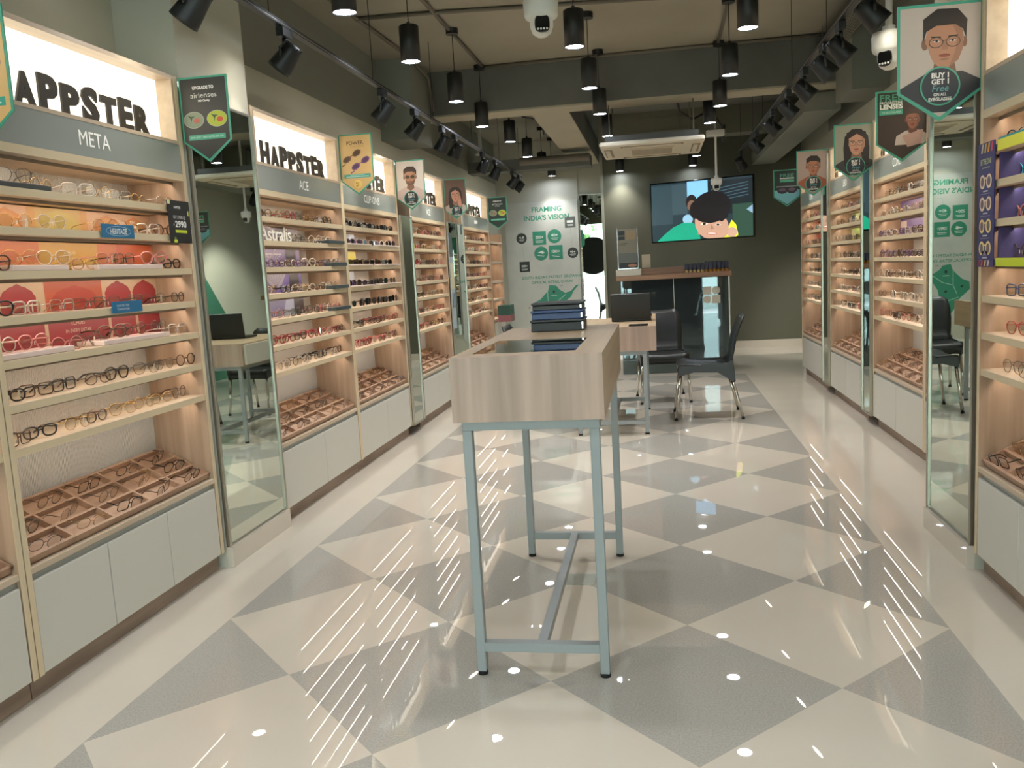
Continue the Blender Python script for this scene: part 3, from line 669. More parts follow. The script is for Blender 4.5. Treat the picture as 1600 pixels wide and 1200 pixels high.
# left cabinet extras: risers, blue strips, price card, dark display box
for ri, uu, nm in ((2, (0.14, 0.40), 'third shelf, nearer'), (2, (0.56, 0.97), 'third shelf, farther'), (4, (0.03, 0.38), 'fifth shelf, nearer'), (4, (0.54, 0.97), 'fifth shelf, farther')):
    b = local('U1'); z = SH[ri]+0.0004; b.box(uu[0], uu[1], 0.02, 0.13, z, z+0.018, mat('frosted white acrylic', (232,214,204), 0.2), 0.002)
    tag(b.build('display_riser'), 'frosted white riser block on the %s of the two, arch-backdrop cabinet' % nm, 'riser', 'frosted risers')
b = local('U1'); b.box(0.02, 0.36, 0.02, 0.13, SH[0]+0.0004, SH[0]+0.020, mat('dark display block', (70,76,76), 0.3), 0.002)
tag(b.build('display_riser'), 'dark grey riser block on the top shelf of the nearest full left cabinet', 'riser')
b = MB(); b.T = CABS['U1'][0] @ FX; TC_ = flat(34,110,152); b.box(0.56, 0.755, SH[1]-0.022, SH[1]+0.026, 0.004, 0.007, TC_); b.ring(0.66, SH[1]+0.002, 0.075, 0.018, 0.0022, 0.0074, flat(170,200,214)); b.text('HERITAGE', 0.66, SH[1]+0.002, 0.020, 0.0074, flat(236,236,226), width=0.10, bold=0.02)
tag(b.build('shelf_talker'), 'blue shelf strip with white ornamental lettering, second shelf at left', 'shelf sign')
b = MB(); b.T = CABS['U1'][0] @ FX; b.box(0.57, 0.755, SH[3]-0.020, SH[3]+0.022, 0.004, 0.007, TC_); b.text('SCAN THE CODE', 0.635, SH[3]+0.007, 0.008, 0.0074, flat(220,230,234), width=0.075); b.text('TO KNOW MORE', 0.635, SH[3]-0.006, 0.008, 0.0074, flat(220,230,234), width=0.075)
tag(b.build('shelf_talker'), 'blue shelf strip with two small white text lines, fourth shelf at left', 'shelf sign')
b = MB(); b.T = CABS['U1'][0] @ Matrix.Translation((1.00, 0, 0)) @ FX
b.box(0, 0.165, 1.432, 1.604, 0.006, 0.009, flat(28,30,30)); y = 0.0095
b.text('HAPPSTER', 0.07, 1.577, 0.010, y, flat(230,230,226), width=0.05, bold=0.03); b.text('BUY 2 PAIRS @', 0.08, 1.538, 0.013, y, flat(220,220,216), width=0.088, bold=0.01)
b.text('2990', 0.087, 1.510, 0.026, y, flat(245,245,240), width=0.085, bold=0.03); b.text('R', 0.036, 1.507, 0.010, y, flat(230,230,226))
b.rect(0.042, 1.474, 0.13, 1.486, y, flat(196,210,50)); b.rect(0.0, 1.588, 0.02, 1.604, y, flat(226,230,170)); b.rect(0.145, 1.545, 0.155, 1.565, y, flat(200,210,90)); b.rect(0.025, 1.434, 0.05, 1.446, y, flat(200,214,60)); b.rect(0.03, 1.446, 0.042, 1.456, y, flat(120,150,60))
tag(b.build('price_card'), 'black price card with lime bar hanging on the near left cabinet', 'price card')
b = local('U2'); b.box(0.9, 1.16, -0.01, 0.09, SH[1]+0.0004, SH[1]+0.02, mat('dark teal block', (60,72,74), 0.3), 0.002); tag(b.build('display_riser'), 'dark riser block at the far end of the second shelf past the left mirror', 'riser')
for ri in (2, 3, 4):
    b = local('U2'); b.box(0.93, 1.17, -0.012, 0.05, SH[ri]+0.0004, SH[ri]+0.022, mat('dark teal block', (60,72,74), 0.3), 0.002); tag(b.build('display_riser'), 'dark grey display block, far end of the %s shelf past the left mirror' % ROWN[ri], 'riser')
for ri in (1, 2, 3):
    for n_, (a, c) in enumerate(((0.05, 0.5), (0.66, 1.15))):
        b = local('U3'); b.box(a, c, -0.008, 0.06, SH[ri]+0.0004, SH[ri]+0.010, mat('frosted white acrylic', (232,214,204), 0.2), 0.002); tag(b.build('display_riser'), 'white display plate, %s half of the %s shelf, clip-on cabinet' % (('near','far')[n_], ROWN[ri]), 'riser', 'white plates in the clip-on cabinet')
# narrow product strip beside the left mirror panel
b = MB(); b.T = TL(-1.93, 8.035) @ FX; b.box(-0.02, 0.12, 0.72, 1.62, 0.0225, 0.026, flat(176,190,196)); y = 0.0264
b.rect(-0.02, 1.40, 0.12, 1.62, y, flat(84,92,96)); b.rect(-0.02, 1.10, 0.12, 1.34, y, flat(210,204,170)); b.rect(0.0, 0.92, 0.035, 1.06, y, flat(60,80,100)); b.rect(0.06, 0.92, 0.095, 1.06, y, flat(60,80,100))
tag(b.build('strip_poster'), 'narrow pale blue product strip beside the far left mirror panel', 'poster')

# ================================================================ HANGING BANNERS
TEAL = (74,160,134)
def sil(x, y): return (x, y)
def person(b, cx, cy, s, z, skin, hair, shirt, style, glasses='thin', hand=False, beard=False):
    """flat printed portrait; s = head height"""
    S, H_, C = flat(*skin), flat(*hair), flat(*shirt)
    dk = flat(*[int(c*0.72) for c in skin]); lip = flat(int(skin[0]*0.86), int(skin[1]*0.62), int(skin[2]*0.6))
    b.poly([(cx-s*0.95,cy-s*1.35),(cx+s*0.95,cy-s*1.35),(cx+s*0.86,cy-s*0.86),(cx+s*0.34,cy-s*0.58),(cx-s*0.34,cy-s*0.58),(cx-s*0.86,cy-s*0.86)], z, C)
    if style == 'long':
        b.poly([(cx-s*0.50,cy-s*0.95),(cx+s*0.50,cy-s*0.95),(cx+s*0.54,cy-s*0.2),(cx+s*0.48,cy+s*0.3),(cx+s*0.2,cy+s*0.60),(cx-s*0.2,cy+s*0.60),(cx-s*0.48,cy+s*0.3),(cx-s*0.54,cy-s*0.2)], z+0.0003, H_)
    b.poly([(cx-s*0.18,cy-s*0.35),(cx+s*0.18,cy-s*0.35),(cx+s*0.24,cy-s*0.66),(cx,cy-s*0.84),(cx-s*0.24,cy-s*0.66)], z+0.0006, dk)
    b.ell(cx-s*0.37, cy-s*0.02, s*0.06, s*0.11, z+0.0006, dk); 
    if style != 'long': b.ell(cx+s*0.37, cy-s*0.02, s*0.05, s*0.10, z+0.0006, dk)
    P = [(cx+s*0.36*math.cos(a)*(1 if math.sin(a) > -0.2 else 0.84), cy+s*0.50*math.sin(a)) for a in [2*PI*k/28 for k in range(28)]]
    b.poly(P, z+0.0009, S)
    if beard: b.poly([(cx-s*0.31,cy-s*0.14),(cx-s*0.18,cy-s*0.24),(cx+s*0.18,cy-s*0.24),(cx+s*0.31,cy-s*0.14),(cx+s*0.24,cy-s*0.40),(cx,cy-s*0.52),(cx-s*0.24,cy-s*0.40)], z+0.0011, flat(*[int(c*0.6) for c in skin]))
    if style == 'long':
        b.poly([(cx-s*0.42,cy+s*0.1),(cx-s*0.30,cy+s*0.22),(cx+s*0.02,cy+s*0.40),(cx+s*0.26,cy+s*0.26),(cx+s*0.42,cy+s*0.05),(cx+s*0.40,cy+s*0.46),(cx,cy+s*0.62),(cx-s*0.40,cy+s*0.46)], z+0.0013, H_)
        b.poly([(cx-s*0.44,cy+s*0.2),(cx-s*0.30,cy+s*0.18),(cx-s*0.34,cy-s*0.30),(cx-s*0.46,cy-s*0.62)], z+0.0013, H_)
    else:
        b.poly([(cx-s*0.40,cy+s*0.02),(cx-s*0.34,cy+s*0.22),(cx-s*0.16,cy+s*0.32),(cx+s*0.20,cy+s*0.32),(cx+s*0.34,cy+s*0.22),(cx+s*0.40,cy+s*0.04),(cx+s*0.42,cy+s*0.40),(cx+s*0.24,cy+s*0.62),(cx-s*0.14,cy+s*0.64),(cx-s*0.40,cy+s*0.46)], z+0.0013, H_)
    eye = flat(36,28,26); wh = flat(204,190,178)
    b.poly([(cx+s*0.10,cy+s*0.44),(cx+s*0.34,cy+s*0.20),(cx+s*0.35,cy-s*0.12),(cx+s*0.26,cy-s*0.36),(cx+s*0.08,cy-s*0.49),(cx+s*0.20,cy-s*0.2),(cx+s*0.24,cy+s*0.1)], z+0.0010, flat(*[int(c*0.88) for c in skin]))
    b.ell(cx, cy-s*0.33, s*0.09, s*0.02, z+0.0012, flat(*[int(c*0.82) for c in skin]), 12)
    for q in (-1, 1):
        b.ell(cx+q*s*0.15, cy+s*0.02, s*0.060, s*0.022, z+0.0014, wh, 12); b.ell(cx+q*s*0.15, cy+s*0.022, s*0.026, s*0.022, z+0.0016, eye, 10); b.line(cx+q*s*0.085, cy+s*0.04, cx+q*s*0.215, cy+s*0.045, s*0.012, z+0.0017, eye)
        b.line(cx+q*s*0.07, cy+s*0.10, cx+q*s*0.25, cy+s*0.11, s*0.026, z+0.0014, H_)
        if glasses == 'dark': b.ell(cx+q*s*0.16, cy+s*0.01, s*0.13, s*0.10, z+0.0018, flat(64,54,44), 18)
        b.ring(cx+q*s*0.16, cy+s*0.0, s*0.135, s*0.105, s*0.014, z+0.002, flat(120,92,60) if glasses == 'dark' else flat(70,58,50), 20)
    b.line(cx-s*0.03, cy+s*0.03, cx+s*0.03, cy+s*0.03, s*0.014, z+0.002, flat(90,74,60))
    b.poly([(cx-s*0.02,cy+s*0.02),(cx+s*0.03,cy+s*0.0),(cx+s*0.065,cy-s*0.15),(cx-s*0.055,cy-s*0.15)], z+0.0014, flat(*[min(255, int(c*0.9)) for c in skin]))
    b.ell(cx, cy-s*0.255, s*0.11, s*0.035, z+0.0014, lip, 14); b.line(cx-s*0.10, cy-s*0.25, cx+s*0.10, cy-s*0.25, s*0.008, z+0.0016, flat(90,40,36))
    if hand:
        b.poly([(cx+s*0.16,cy-s*0.50),(cx+s*0.26,cy-s*0.24),(cx+s*0.34,cy-s*0.06),(cx+s*0.40,cy-s*0.08),(cx+s*0.44,cy-s*0.34),(cx+s*0.50,cy-s*0.9),(cx+s*0.24,cy-s*0.9)], z+0.0018, S)
        for k in range(3): b.line(cx+s*(0.24+k*0.045), cy-s*0.42, cx+s*(0.33+k*0.035), cy-s*(0.12+k*0.03), s*0.010, z+0.002, dk)
def badge(b, cx, cy, r, z, lines=True):
    b.ell(cx, cy, r, r, z, flat(*TEAL), 32); b.ell(cx, cy, r*0.92, r*0.92, z+0.0003, flat(38,42,50), 32); y = z+0.0006; W_ = flat(226,224,216)
    b.text('BUY 1', cx, cy+r*0.56, r*0.26, y, W_, width=r*0.86, bold=0.04); b.text('GET 1', cx, cy+r*0.24, r*0.26, y, W_, width=r*0.86, bold=0.04)
    b.text('Free', cx, cy-r*0.10, r*0.34, y, flat(96,160,160), width=r*0.8, italic=0.2); b.text('ON ALL', cx, cy-r*0.42, r*0.16, y, W_, width=r*0.66, bold=0.02); b.text('EYEGLASSES', cx, cy-r*0.66, r*0.17, y, W_, width=r*1.15, bold=0.03)
def banner(x, y, ztop, W, H_, point, art, label, edge=TEAL, bgc=(60,60,58), side='L'):
    """board facing the entrance, its inner edge touching the cabinets"""
    r = empty('hanging_banner', (x, y, ztop)); tag(r, label, 'banner', 'pointed promotional banners along the cabinets')
    zp = -H_; zs = -(H_-point)
    out = [(-W/2,0),(-W/2,zs),(0,zp),(W/2,zs),(W/2,0)]
    b = MB(); n = 5
    vs = [(px, 0, pz) for px, pz in out] + [(px, 0.005, pz) for px, pz in out]
    b.add(vs, [(0,1,2,3,4), (9,8,7,6,5)] + [(k, k+5, (k+1) % 5+5, (k+1) % 5) for k in range(5)], flat(*edge)); b.build('board', r)
    a = MB(); a.T = FX; k = 0.955; t = W*0.035
    inn = [(-W/2+t,-t),(-W/2+t,zs+t*0.4),(0,zp+t*1.6),(W/2-t,zs+t*0.4),(W/2-t,-t)]
    a.poly(inn, 0.0006, flat(*bgc)); a.clip = inn; art(a, W, H_, inn); a.build('print', r)
    b = MB(); s = -1 if side == 'L' else 1
    b.box(s*(W/2)-0.004*(1), s*(W/2)+0.004, 0.004, 0.012, zs*0.95, -0.01, M['acrylic']); b.build('holder', r)
    return r
def a_air(a, W, H_, inn):
    y = 0.001; W_ = flat(226,226,222)
    a.text('UPGRADE TO', 0, -H_*0.13, W*0.06, y, W_, width=W*0.44, bold=0.04); a.text('airlenses', 0, -H_*0.215, W*0.10, y, flat(200,204,200), width=W*0.54); a.text('HD Clarity', 0, -H_*0.285, W*0.05, y, W_, width=W*0.24, bold=0.03)
    for q, c, rc in ((-0.245, (128,140,118), (176,96,80)), (0.235, (168,178,60), (196,84,60))):
        a.ell(W*q, -H_*0.50, W*0.21, W*0.155, y, flat(170,170,160), 28); a.ell(W*q, -H_*0.50, W*0.20, W*0.145, y+0.0003, flat(*c), 28)
        a.ell(W*(q+0.06), -H_*0.51, W*0.065, W*0.05, y+0.0006, flat(*rc), 12); a.poly([(W*(q-0.12),-H_*0.44),(W*(q-0.06),-H_*0.49),(W*(q-0.07),-H_*0.55),(W*(q-0.03),-H_*0.48),(W*(q+0.03),-H_*0.46),(W*(q-0.06),-H_*0.455)], y+0.0006, flat(60,82,58))
    a.rect(-W*0.38, -H_*0.735, W*0.38, -H_*0.675, y, flat(*TEAL)); a.text('BUY 1 GET 1 FREE  EXTRA 20% OFF', 0, -H_*0.705, W*0.035, y+0.0004, flat(210,230,222), width=W*0.68)
def a_power(a, W, H_, inn):
    y = 0.001; a.text('POWER.', 0, -H_*0.14, W*0.11, y, flat(96,66,40), width=W*0.52, bold=0.01); a.text('CLIP-ONS', 0.01, -H_*0.20, W*0.05, y, flat(190,130,70), width=W*0.4)
    for (cx, cz, c) in ((-0.13, -0.36, (120,84,56)), (0.12, -0.48, (120,76,124))):
        for q in (-1, 1):
            a.ell(W*(cx+q*0.15), H_*(cz+q*0.05), W*0.14, W*0.085, y+0.0003*(1+q), flat(*c), 20, 0.5); a.ell(W*(cx+q*0.15), H_*(cz+q*0.05), W*0.10, W*0.055, y+0.0011, flat(*[int(v*0.7) for v in c]), 20, 0.5)
        a.line(W*(cx-0.2), H_*(cz-0.12), W*(cx-0.32), H_*(cz-0.16), W*0.03, y, flat(*c)); a.line(W*cx-0.01, H_*cz, W*cx+0.01, H_*cz+0.004, W*0.02, y+0.0012, flat(*c))
    a.rect(-W*0.40, -H_*0.72, W*0.40, -H_*0.655, y, flat(64,160,140)); a.rect(-W*0.22, -H_*0.675, W*0.22, -H_*0.668, y+0.0004, flat(200,224,210)); a.rect(-W*0.34, -H_*0.703, W*0.34, -H_*0.692, y+0.0004, flat(200,224,210))
    a.ell(0, -H_*0.82, W*0.12, W*0.12, y, flat(236,200,110)); a.text('BUY 1', 0, -H_*0.80, W*0.05, y+0.0004, flat(150,110,40), width=W*0.13, bold=0.02); a.text('GET 1', 0, -H_*0.845, W*0.05, y+0.0004, flat(150,110,40), width=W*0.13, bold=0.02)
def a_man1(a, W, H_, inn): person(a, 0.0, -H_*0.34, W*0.55, 0.001, (178,130,104), (62,46,38), (200,176,168), 'short', 'dark', beard=True); badge(a, 0, -H_*0.77, W*0.25, 0.004)
def a_wom1(a, W, H_, inn): person(a, 0.0, -H_*0.40, W*0.58, 0.001, (186,132,110), (44,32,30), (176,160,150), 'long', hand=True); badge(a, 0.01, -H_*0.80, W*0.25, 0.004)
def a_man2(a, W, H_, inn):
    person(a, W*0.05, -H_*0.33, W*0.62, 0.001, (176,126,98), (44,34,30), (42,42,46), 'short'); badge(a, 0, -H_*0.70, W*0.235, 0.004)
def a_wom2(a, W, H_, inn): person(a, W*0.06, -H_*0.34, W*0.60, 0.001, (188,140,116), (38,32,32), (58,56,58), 'long'); badge(a, W*0.04, -H_*0.74, W*0.24, 0.004)
def a_man3(a, W, H_, inn): person(a, 0.0, -H_*0.36, W*0.52, 0.001, (160,106,78), (30,24,22), (150,84,58), 'short'); badge(a, 0, -H_*0.74, W*0.24, 0.004)
def a_free(a, W, H_, inn):
    y = 0.001; person(a, W*0.20, -H_*0.42, W*0.36, 0.001, (150,96,76), (70,52,44), (196,182,172), 'short')
    a.rect(-W*0.46, -H_*0.34, W*0.02, -H_*0.05, 0.0045, flat(30,56,46)); a.text('FREE', -W*0.21, -H_*0.095, W*0.13, 0.005, flat(84,150,120), width=W*0.44, bold=0.02); a.text('PROGRESSIVE', -W*0.21, -H_*0.165, W*0.05, 0.005, flat(220,226,214), width=W*0.44, bold=0.02); a.text('LENSES', -W*0.21, -H_*0.22, W*0.09, 0.005, flat(230,232,222), width=W*0.44, bold=0.05)
    a.rect(-W*0.44, -H_*0.335, W*0.01, -H_*0.265, 0.005, flat(*TEAL)); a.text('ON ALL EYEGLASSES', -W*0.21, -H_*0.30, W*0.04, 0.0054, flat(200,224,210), width=W*0.36)
    a.poly([(W*0.0,-H_*0.64),(W*0.40,-H_*0.56),(W*0.36,-H_*0.76),(W*0.10,-H_*0.80)], 0.0045, flat(186,150,136))
def a_sun(a, W, H_, inn):
    y = 0.001; a.text('FREE', 0, -H_*0.16, W*0.14, y, flat(84,150,130), width=W*0.5, bold=0.02); a.rect(-W*0.26, -H_*0.25, W*0.26, -H_*0.225, y, flat(210,216,210))
    a.rect(-W*0.26, -H_*0.335, W*0.26, -H_*0.27, y, flat(*TEAL)); a.poly([(-W*0.46,-H_*0.72),(0,-H_*0.94),(W*0.46,-H_*0.72),(W*0.46,-H_*0.55),(-W*0.46,-H_*0.55)], y, flat(110,176,190)); 
    for q in (-1, 1): a.ell(q*W*0.17, -H_*0.56, W*0.19, W*0.12, y+0.0004, flat(44,36,46), 20); a.ell(q*W*0.17, -H_*0.54, W*0.13, W*0.06, y+0.0008, flat(88,80,100), 16)
    a.rect(-W*0.40, -H_*0.47, W*0.40, -H_*0.44, y+0.0004, flat(120,126,134))
ZB = 2.145
banner(-1.872, 2.262, 2.06, 0.215, 0.38, 0.09, a_power, 'orange pointed banner cut off at the left frame edge', bgc=(214,176,116))
banner(-1.815, 3.452, 2.108, 0.215, 0.345, 0.085, a_air, 'black lens-upgrade banner with teal border beside the left column mirror', bgc=(58,58,56))
banner(-1.815, 5.310, 2.135, 0.215, 0.37, 0.085, a_power, 'orange banner of brown and purple clip-on glasses, left cabinets', bgc=(214,176,116))
banner(-1.810, 6.500, 2.110, 0.225, 0.37, 0.085, a_man1, 'banner of a bearded person in sunglasses and pink shirt', bgc=(212,200,190))
banner(-1.815, 8.030, 2.110, 0.21, 0.37, 0.085, a_wom1, 'banner of a smiling person in glasses resting chin on hand', bgc=(96,72,60))
banner(-1.81, 10.205, 2.10, 0.225, 0.37, 0.085, a_air, 'small black banner with two yellow green lenses, far left', bgc=(30,48,42))
banner(1.030, 3.452, 2.105, 0.29, 0.41, 0.105, a_man2, 'large banner of a short-haired person in black jacket and thin glasses', bgc=(186,172,160), side='R')
banner(1.362, 5.210, 2.105, 0.272, 0.385, 0.10, a_free, 'dark banner of a person in white shirt reading, big FREE lettering', bgc=(62,50,44), side='R')
banner(1.365, 6.410, 2.105, 0.262, 0.385, 0.10, a_wom2, 'banner of a long dark-haired person in glasses and grey top', bgc=(150,150,134), side='R')
banner(1.360, 7.950, 2.12, 0.275, 0.385, 0.10, a_man3, 'banner of a smiling person in glasses and rust jacket', bgc=(160,142,130), side='R')
banner(1.360, 9.470, 2.11, 0.272, 0.375, 0.10, a_sun, 'smallest teal and black sunglasses banner near the television wall', bgc=(28,46,42), side='R')

# ================================================================ CENTRE TABLE
t = empty('display_table', (0, 0, 0)); tag(t, 'tall oak-topped display table on grey steel legs in the foreground', 'table')
b = MB(); X0, X1, YA, YZ, ZA, ZT = -0.612, -0.160, 2.48, 3.66, 0.806, 1.0
b.box(X0, X1, YA, YA+0.02, ZA, ZT, M['woodtab'])
for (a, c, d, e) in ((X0, X0+0.02, YA+0.02, YZ), (X1-0.02, X1, YA+0.02, YZ), (X0+0.02, X1-0.02, YZ-0.02, YZ)): b.box(a, c, d, e, ZA, ZT, M['woodtop'])
b.box(X0+0.02, X1-0.02, YA+0.02, YZ-0.02, ZA, ZA+0.02, M['woodtop'])
b.build('apron_box', t)
b = MB(); gx0, gx1, gy0, gy1 = X0+0.05, X1-0.085, YA+0.10, YA+0.56
b.box(X0+0.02, gx0, YA+0.02, YZ-0.02, ZT-0.02, ZT, M['woodtop']); b.box(gx1, X1-0.02, YA+0.02, YZ-0.02, ZT-0.02, ZT, M['woodtop'])
b.box(gx0, gx1, YA+0.02, gy0, ZT-0.02, ZT, M['woodtop']); b.box(gx0, gx1, gy1, YZ-0.02, ZT-0.02, ZT, M['woodtop']); b.build('table_top', t)
boxo('glass_inset', gx0, gx1, gy0, gy1, ZT-0.006, ZT-0.001, M['tabglass'], t)
boxo('display_recess', gx0, gx1, gy0, gy1, ZA+0.10, ZA+0.106, mat('pale recess lining', (190,184,166), 0.6), t)
fy0, fy1 = 2.505, 3.645
def legframe(t, x0, x1, y0, y1, ztop, r_, zbar, foot=0.012):
    for x in (x0, x1-r_):
        for y in (y0, y1-r_):
            l = boxo('leg', x, x+r_, y, y+r_, foot, ztop-r_, M['steel'], t, 0.002)
            b = MB(); b.cyl((x+r_/2, y+r_/2, 0.0), r_*0.55, foot, M['rubber'], 14); b.build('leg_foot', l)
    b = MB(); b.box(x0, x1, y0, y0+r_, ztop-r_, ztop, M['steel']); b.box(x0, x1, y1-r_, y1, ztop-r_, ztop, M['steel']); b.box(x0, x0+r_, y0+r_, y1-r_, ztop-r_, ztop, M['steel']); b.box(x1-r_, x1, y0+r_, y1-r_, ztop-r_, ztop, M['steel']); b.build('top_frame', t)
    for y in (y0, y1-r_): boxo('stretcher', x0+r_, x1-r_, y, y+r_, zbar, zbar+r_, M['steel'], t)
    xm = (x0+x1)/2; boxo('stretcher', xm-r_/2, xm+r_/2, y0+r_, y1-r_, zbar, zbar+r_, M['steel'], t)
legframe(t, -0.590, -0.178, fy0, fy1, ZA, 0.029, 0.078)
# eyewear case stack
for k, (c, dz, nm) in enumerate((((30,36,36), 0.046, 'dark green black bottom'), ((48,72,116), 0.036, 'blue middle'), ((26,28,28), 0.030, 'black top'))):
    z0 = (1.0002, 1.0466, 1.0830)[k]
    r = empty('storage_box', (-0.385, 3.45, z0)); tag(r, '%s flat box of the stack on the tall display table' % nm, 'box', 'stack of flat boxes on the table')
    boxo('box_body', -0.105+0.004*k, 0.100-0.002*k, -0.08, 0.09, 0, dz-0.010, mat('case %d' % k, c, 0.4), r, 0.003)
    boxo('lid', -0.109+0.004*k, 0.104-0.002*k, -0.084, 0.094, dz-0.010, dz, mat('case %d' % k, c, 0.4), r, 0.003)
    if k < 3: boxo('clasp', 0.094-0.002*k, 0.100-0.002*k, -0.087, -0.080, 0.006, dz-0.012, M['chrome'], r)
# floor socket lid under the table
b = MB(); b.box(-0.43, -0.28, 3.28, 3.40, 0.0003, 0.004, mat('brushed floor plate', (170,172,160), 0.3, 0.3)); tag(b.build('floor_socket'), 'small metal socket lid set in the floor under the tall table', 'floor socket')

# ================================================================ DESK, LAPTOP, CHAIRS
d = empty('dispensing_desk', (0, 0, 0)); tag(d, 'low oak desk on grey steel legs behind the tall table', 'desk')
dx0, dx1, dy0, dy1, dz0, dz1 = -0.634, -0.015, 6.30, 7.46, 0.615, 0.792
b = MB(); b.box(dx0, dx1, dy0, dy0+0.02, dz0, dz1, M['woodtab']); b.box(dx0, dx0+0.02, dy0+0.02, dy1, dz0, dz1, M['woodtop']); b.box(dx1-0.02, dx1, dy0+0.02, dy1, dz0, dz1, M['woodtop']); b.box(dx0+0.02, dx1-0.02, dy1-0.02, dy1, dz0, dz1, M['woodtop'])
b.box(dx0+0.02, dx1-0.02, dy0+0.02, dy1-0.02, dz0, dz1-0.03, M['woodtop']); b.box(dx0+0.02, dx1-0.02, dy0+0.02, dy1-0.02, dz1-0.03, dz1-0.002, M['woodtop']); b.build('desk_box', d)
boxo('drawer_front', dx0-0.018, dx0, dy0+0.03, dy0+0.70, dz0+0.01, dz1-0.012, M['door'], d)
boxo('raised_rim', dx1-0.03, dx1, dy0+0.5, dy1, dz1, dz1+0.02, M['woodtop'], d)
legframe(d, -0.605, -0.085, 6.315, 7.44, dz0, 0.029, 0.075)
l = empty('laptop', (-0.20, 6.93, dz1+0.0004), 0.0); tag(l, 'open black laptop on the low oak desk', 'laptop')
b = MB(); b.box(-0.16, 0.15, 0.0, 0.22, 0, 0.018, M['blackp'], 0.004); b.build('laptop_base', l)
b = MB(); b.T = Matrix.Translation((0, 0.0, 0.015)) @ Matrix.Rotation(math.radians(8), 4, 'X'); b.box(-0.16, 0.15, -0.008, 0.0, 0, 0.205, M['blackp'], 0.003); b.build('laptop_lid', l)
b = MB(); b.box(-0.21, -0.07, 6.36, 6.50, dz1+0.0003, dz1+0.006, M['blackg'], 0.002); tag(b.build('phone'), 'flat black pad at the front edge of the low desk', 'pad')
def chair(x, y, rz, label):
    """local: front towards -y"""
    r = empty('plastic_chair', (x, y, 0), rz); tag(r, label, 'chair', 'black moulded chairs around the desk')
    prof = [(-0.215,0.345),(-0.228,0.40),(-0.218,0.435),(-0.17,0.447),(-0.05,0.437),(0.08,0.430),(0.15,0.440),(0.185,0.475),(0.197,0.54),(0.212,0.62),(0.235,0.70),(0.268,0.775),(0.285,0.805)]
    hw = [0.205,0.212,0.215,0.215,0.213,0.208,0.205,0.20,0.205,0.208,0.205,0.19,0.155]
    def shell(i0, i1, nm):
        b = MB(); nU = 9; vs = []; P = prof[i0:i1]; HW = hw[i0:i1]; K = len(P)
        for side in (0, 1):
            for k in range(K):
                a = P[max(0, k-1)]; c = P[min(K-1, k+1)]; dy, dz = c[0]-a[0], c[1]-a[1]; L_ = math.hypot(dy, dz); ny, nz = -dz/L_, dy/L_
                for j in range(nU):
                    s = -1+2*j/(nU-1); dip = (1-s*s)*0.014; off = (-dip if side == 0 else -dip-0.014)
                    vs.append((HW[k]*s, P[k][0]+ny*off, P[k][1]+nz*off))
        fs = []; o = K*nU
        for k in range(K-1):
            for j in range(nU-1):
                q = k*nU+j; fs.append((q, q+1, q+nU+1, q+nU)); fs.append((o+q, o+q+nU, o+q+nU+1, o+q+1))
            fs.append((k*nU, (k+1)*nU, o+(k+1)*nU, o+k*nU)); q = k*nU+nU-1; fs.append((q, o+q, o+q+nU, q+nU))
        for j in range(nU-1):
            fs.append((j, o+j, o+j+1, j+1)); q = (K-1)*nU+j; fs.append((q, q+1, o+q+1, o+q))
        b.add(vs, fs, M['blackp'], True); return b
    s = shell(0, 7, 'seat')
    for q in (-1, 1):                        # side aprons
        x0, x1 = sorted((q*0.213, q*0.197))
        V = [(-0.222,0.345),(-0.10,0.378),(0.08,0.372),(0.19,0.30),(0.215,0.30),(0.20,0.47),(0.15,0.443),(-0.21,0.443)]
        s.add([(x0,a,c) for a, c in V]+[(x1,a,c) for a, c in V], [tuple(range(7,-1,-1)), tuple(range(8,16))]+[(k,(k+1) % 8,(k+1) % 8+8,k+8) for k in range(8)], M['blackp'])
    s.build('seat', r); shell(6, 13, 'back').build('backrest', r)
    for (lx, ly, fx, fy, zt) in ((-0.195,-0.20,-0.215,-0.245,0.37),(0.195,-0.20,0.215,-0.245,0.37),(-0.195,0.185,-0.215,0.265,0.34),(0.195,0.185,0.215,0.265,0.34)):
        b = MB(); b.tube([(fx,fy,0.012),(lx,ly,zt)], 0.0125, M['chrome'], 12); lg = b.build('leg', r)
        b = MB(); b.cyl((fx,fy,0.0), 0.014, 0.014, M['rubber'], 12); b.build('leg_foot', lg)
    return r
chair(0.365, 7.04, -PI/2, 'black plastic chair on steel legs side-on to the right of the desk')
chair(0.03, 7.93, 0.10, 'black plastic chair behind the desk before the glass counter')
chair(-0.93, 6.95, PI/2, 'black plastic chair on the far side of the desk, mostly hidden by the table')

# ================================================================ RECEPTION COUNTER
c = empty('reception_counter', (0, 0, 0)); tag(c, 'dark glass fronted reception counter with oak top before the black wall', 'counter')
darkgl = mat('dark reflective glass', (26,32,30), 0.03, spec=1.0, coat=1.0)
boxo('counter_body', -0.40, 0.775, 9.83, 10.55, 0.0, 1.055, mat('dark counter body', (44,46,40), 0.4), c)
for (a, e) in ((-0.39, 0.185), (0.19, 0.765)): boxo('glass_front', a, e, 9.815, 9.829, 0.155, 1.045, mat('counter glass', (84,96,98), 0.02, 0.7), c)
boxo('kick_panel', -0.40, 0.775, 9.805, 9.83, 0.0, 0.15, mat('dark green kick panel', (52,60,50), 0.25), c)
boxo('edge_trim', 0.776, 0.79, 9.80, 9.83, 0, 1.05, M['alu'], c); boxo('glass_joint', 0.1855, 0.1895, 9.81, 9.829, 0.155, 1.05, M['alu'], c)
ctop = noisy('brown oak counter top', (166,128,98), (136,102,78), (1.4,20,20), 0.4, 4)
boxo('counter_top', -0.44, 0.81, 9.74, 10.6, 1.052, 1.105, ctop, c, 0.003)
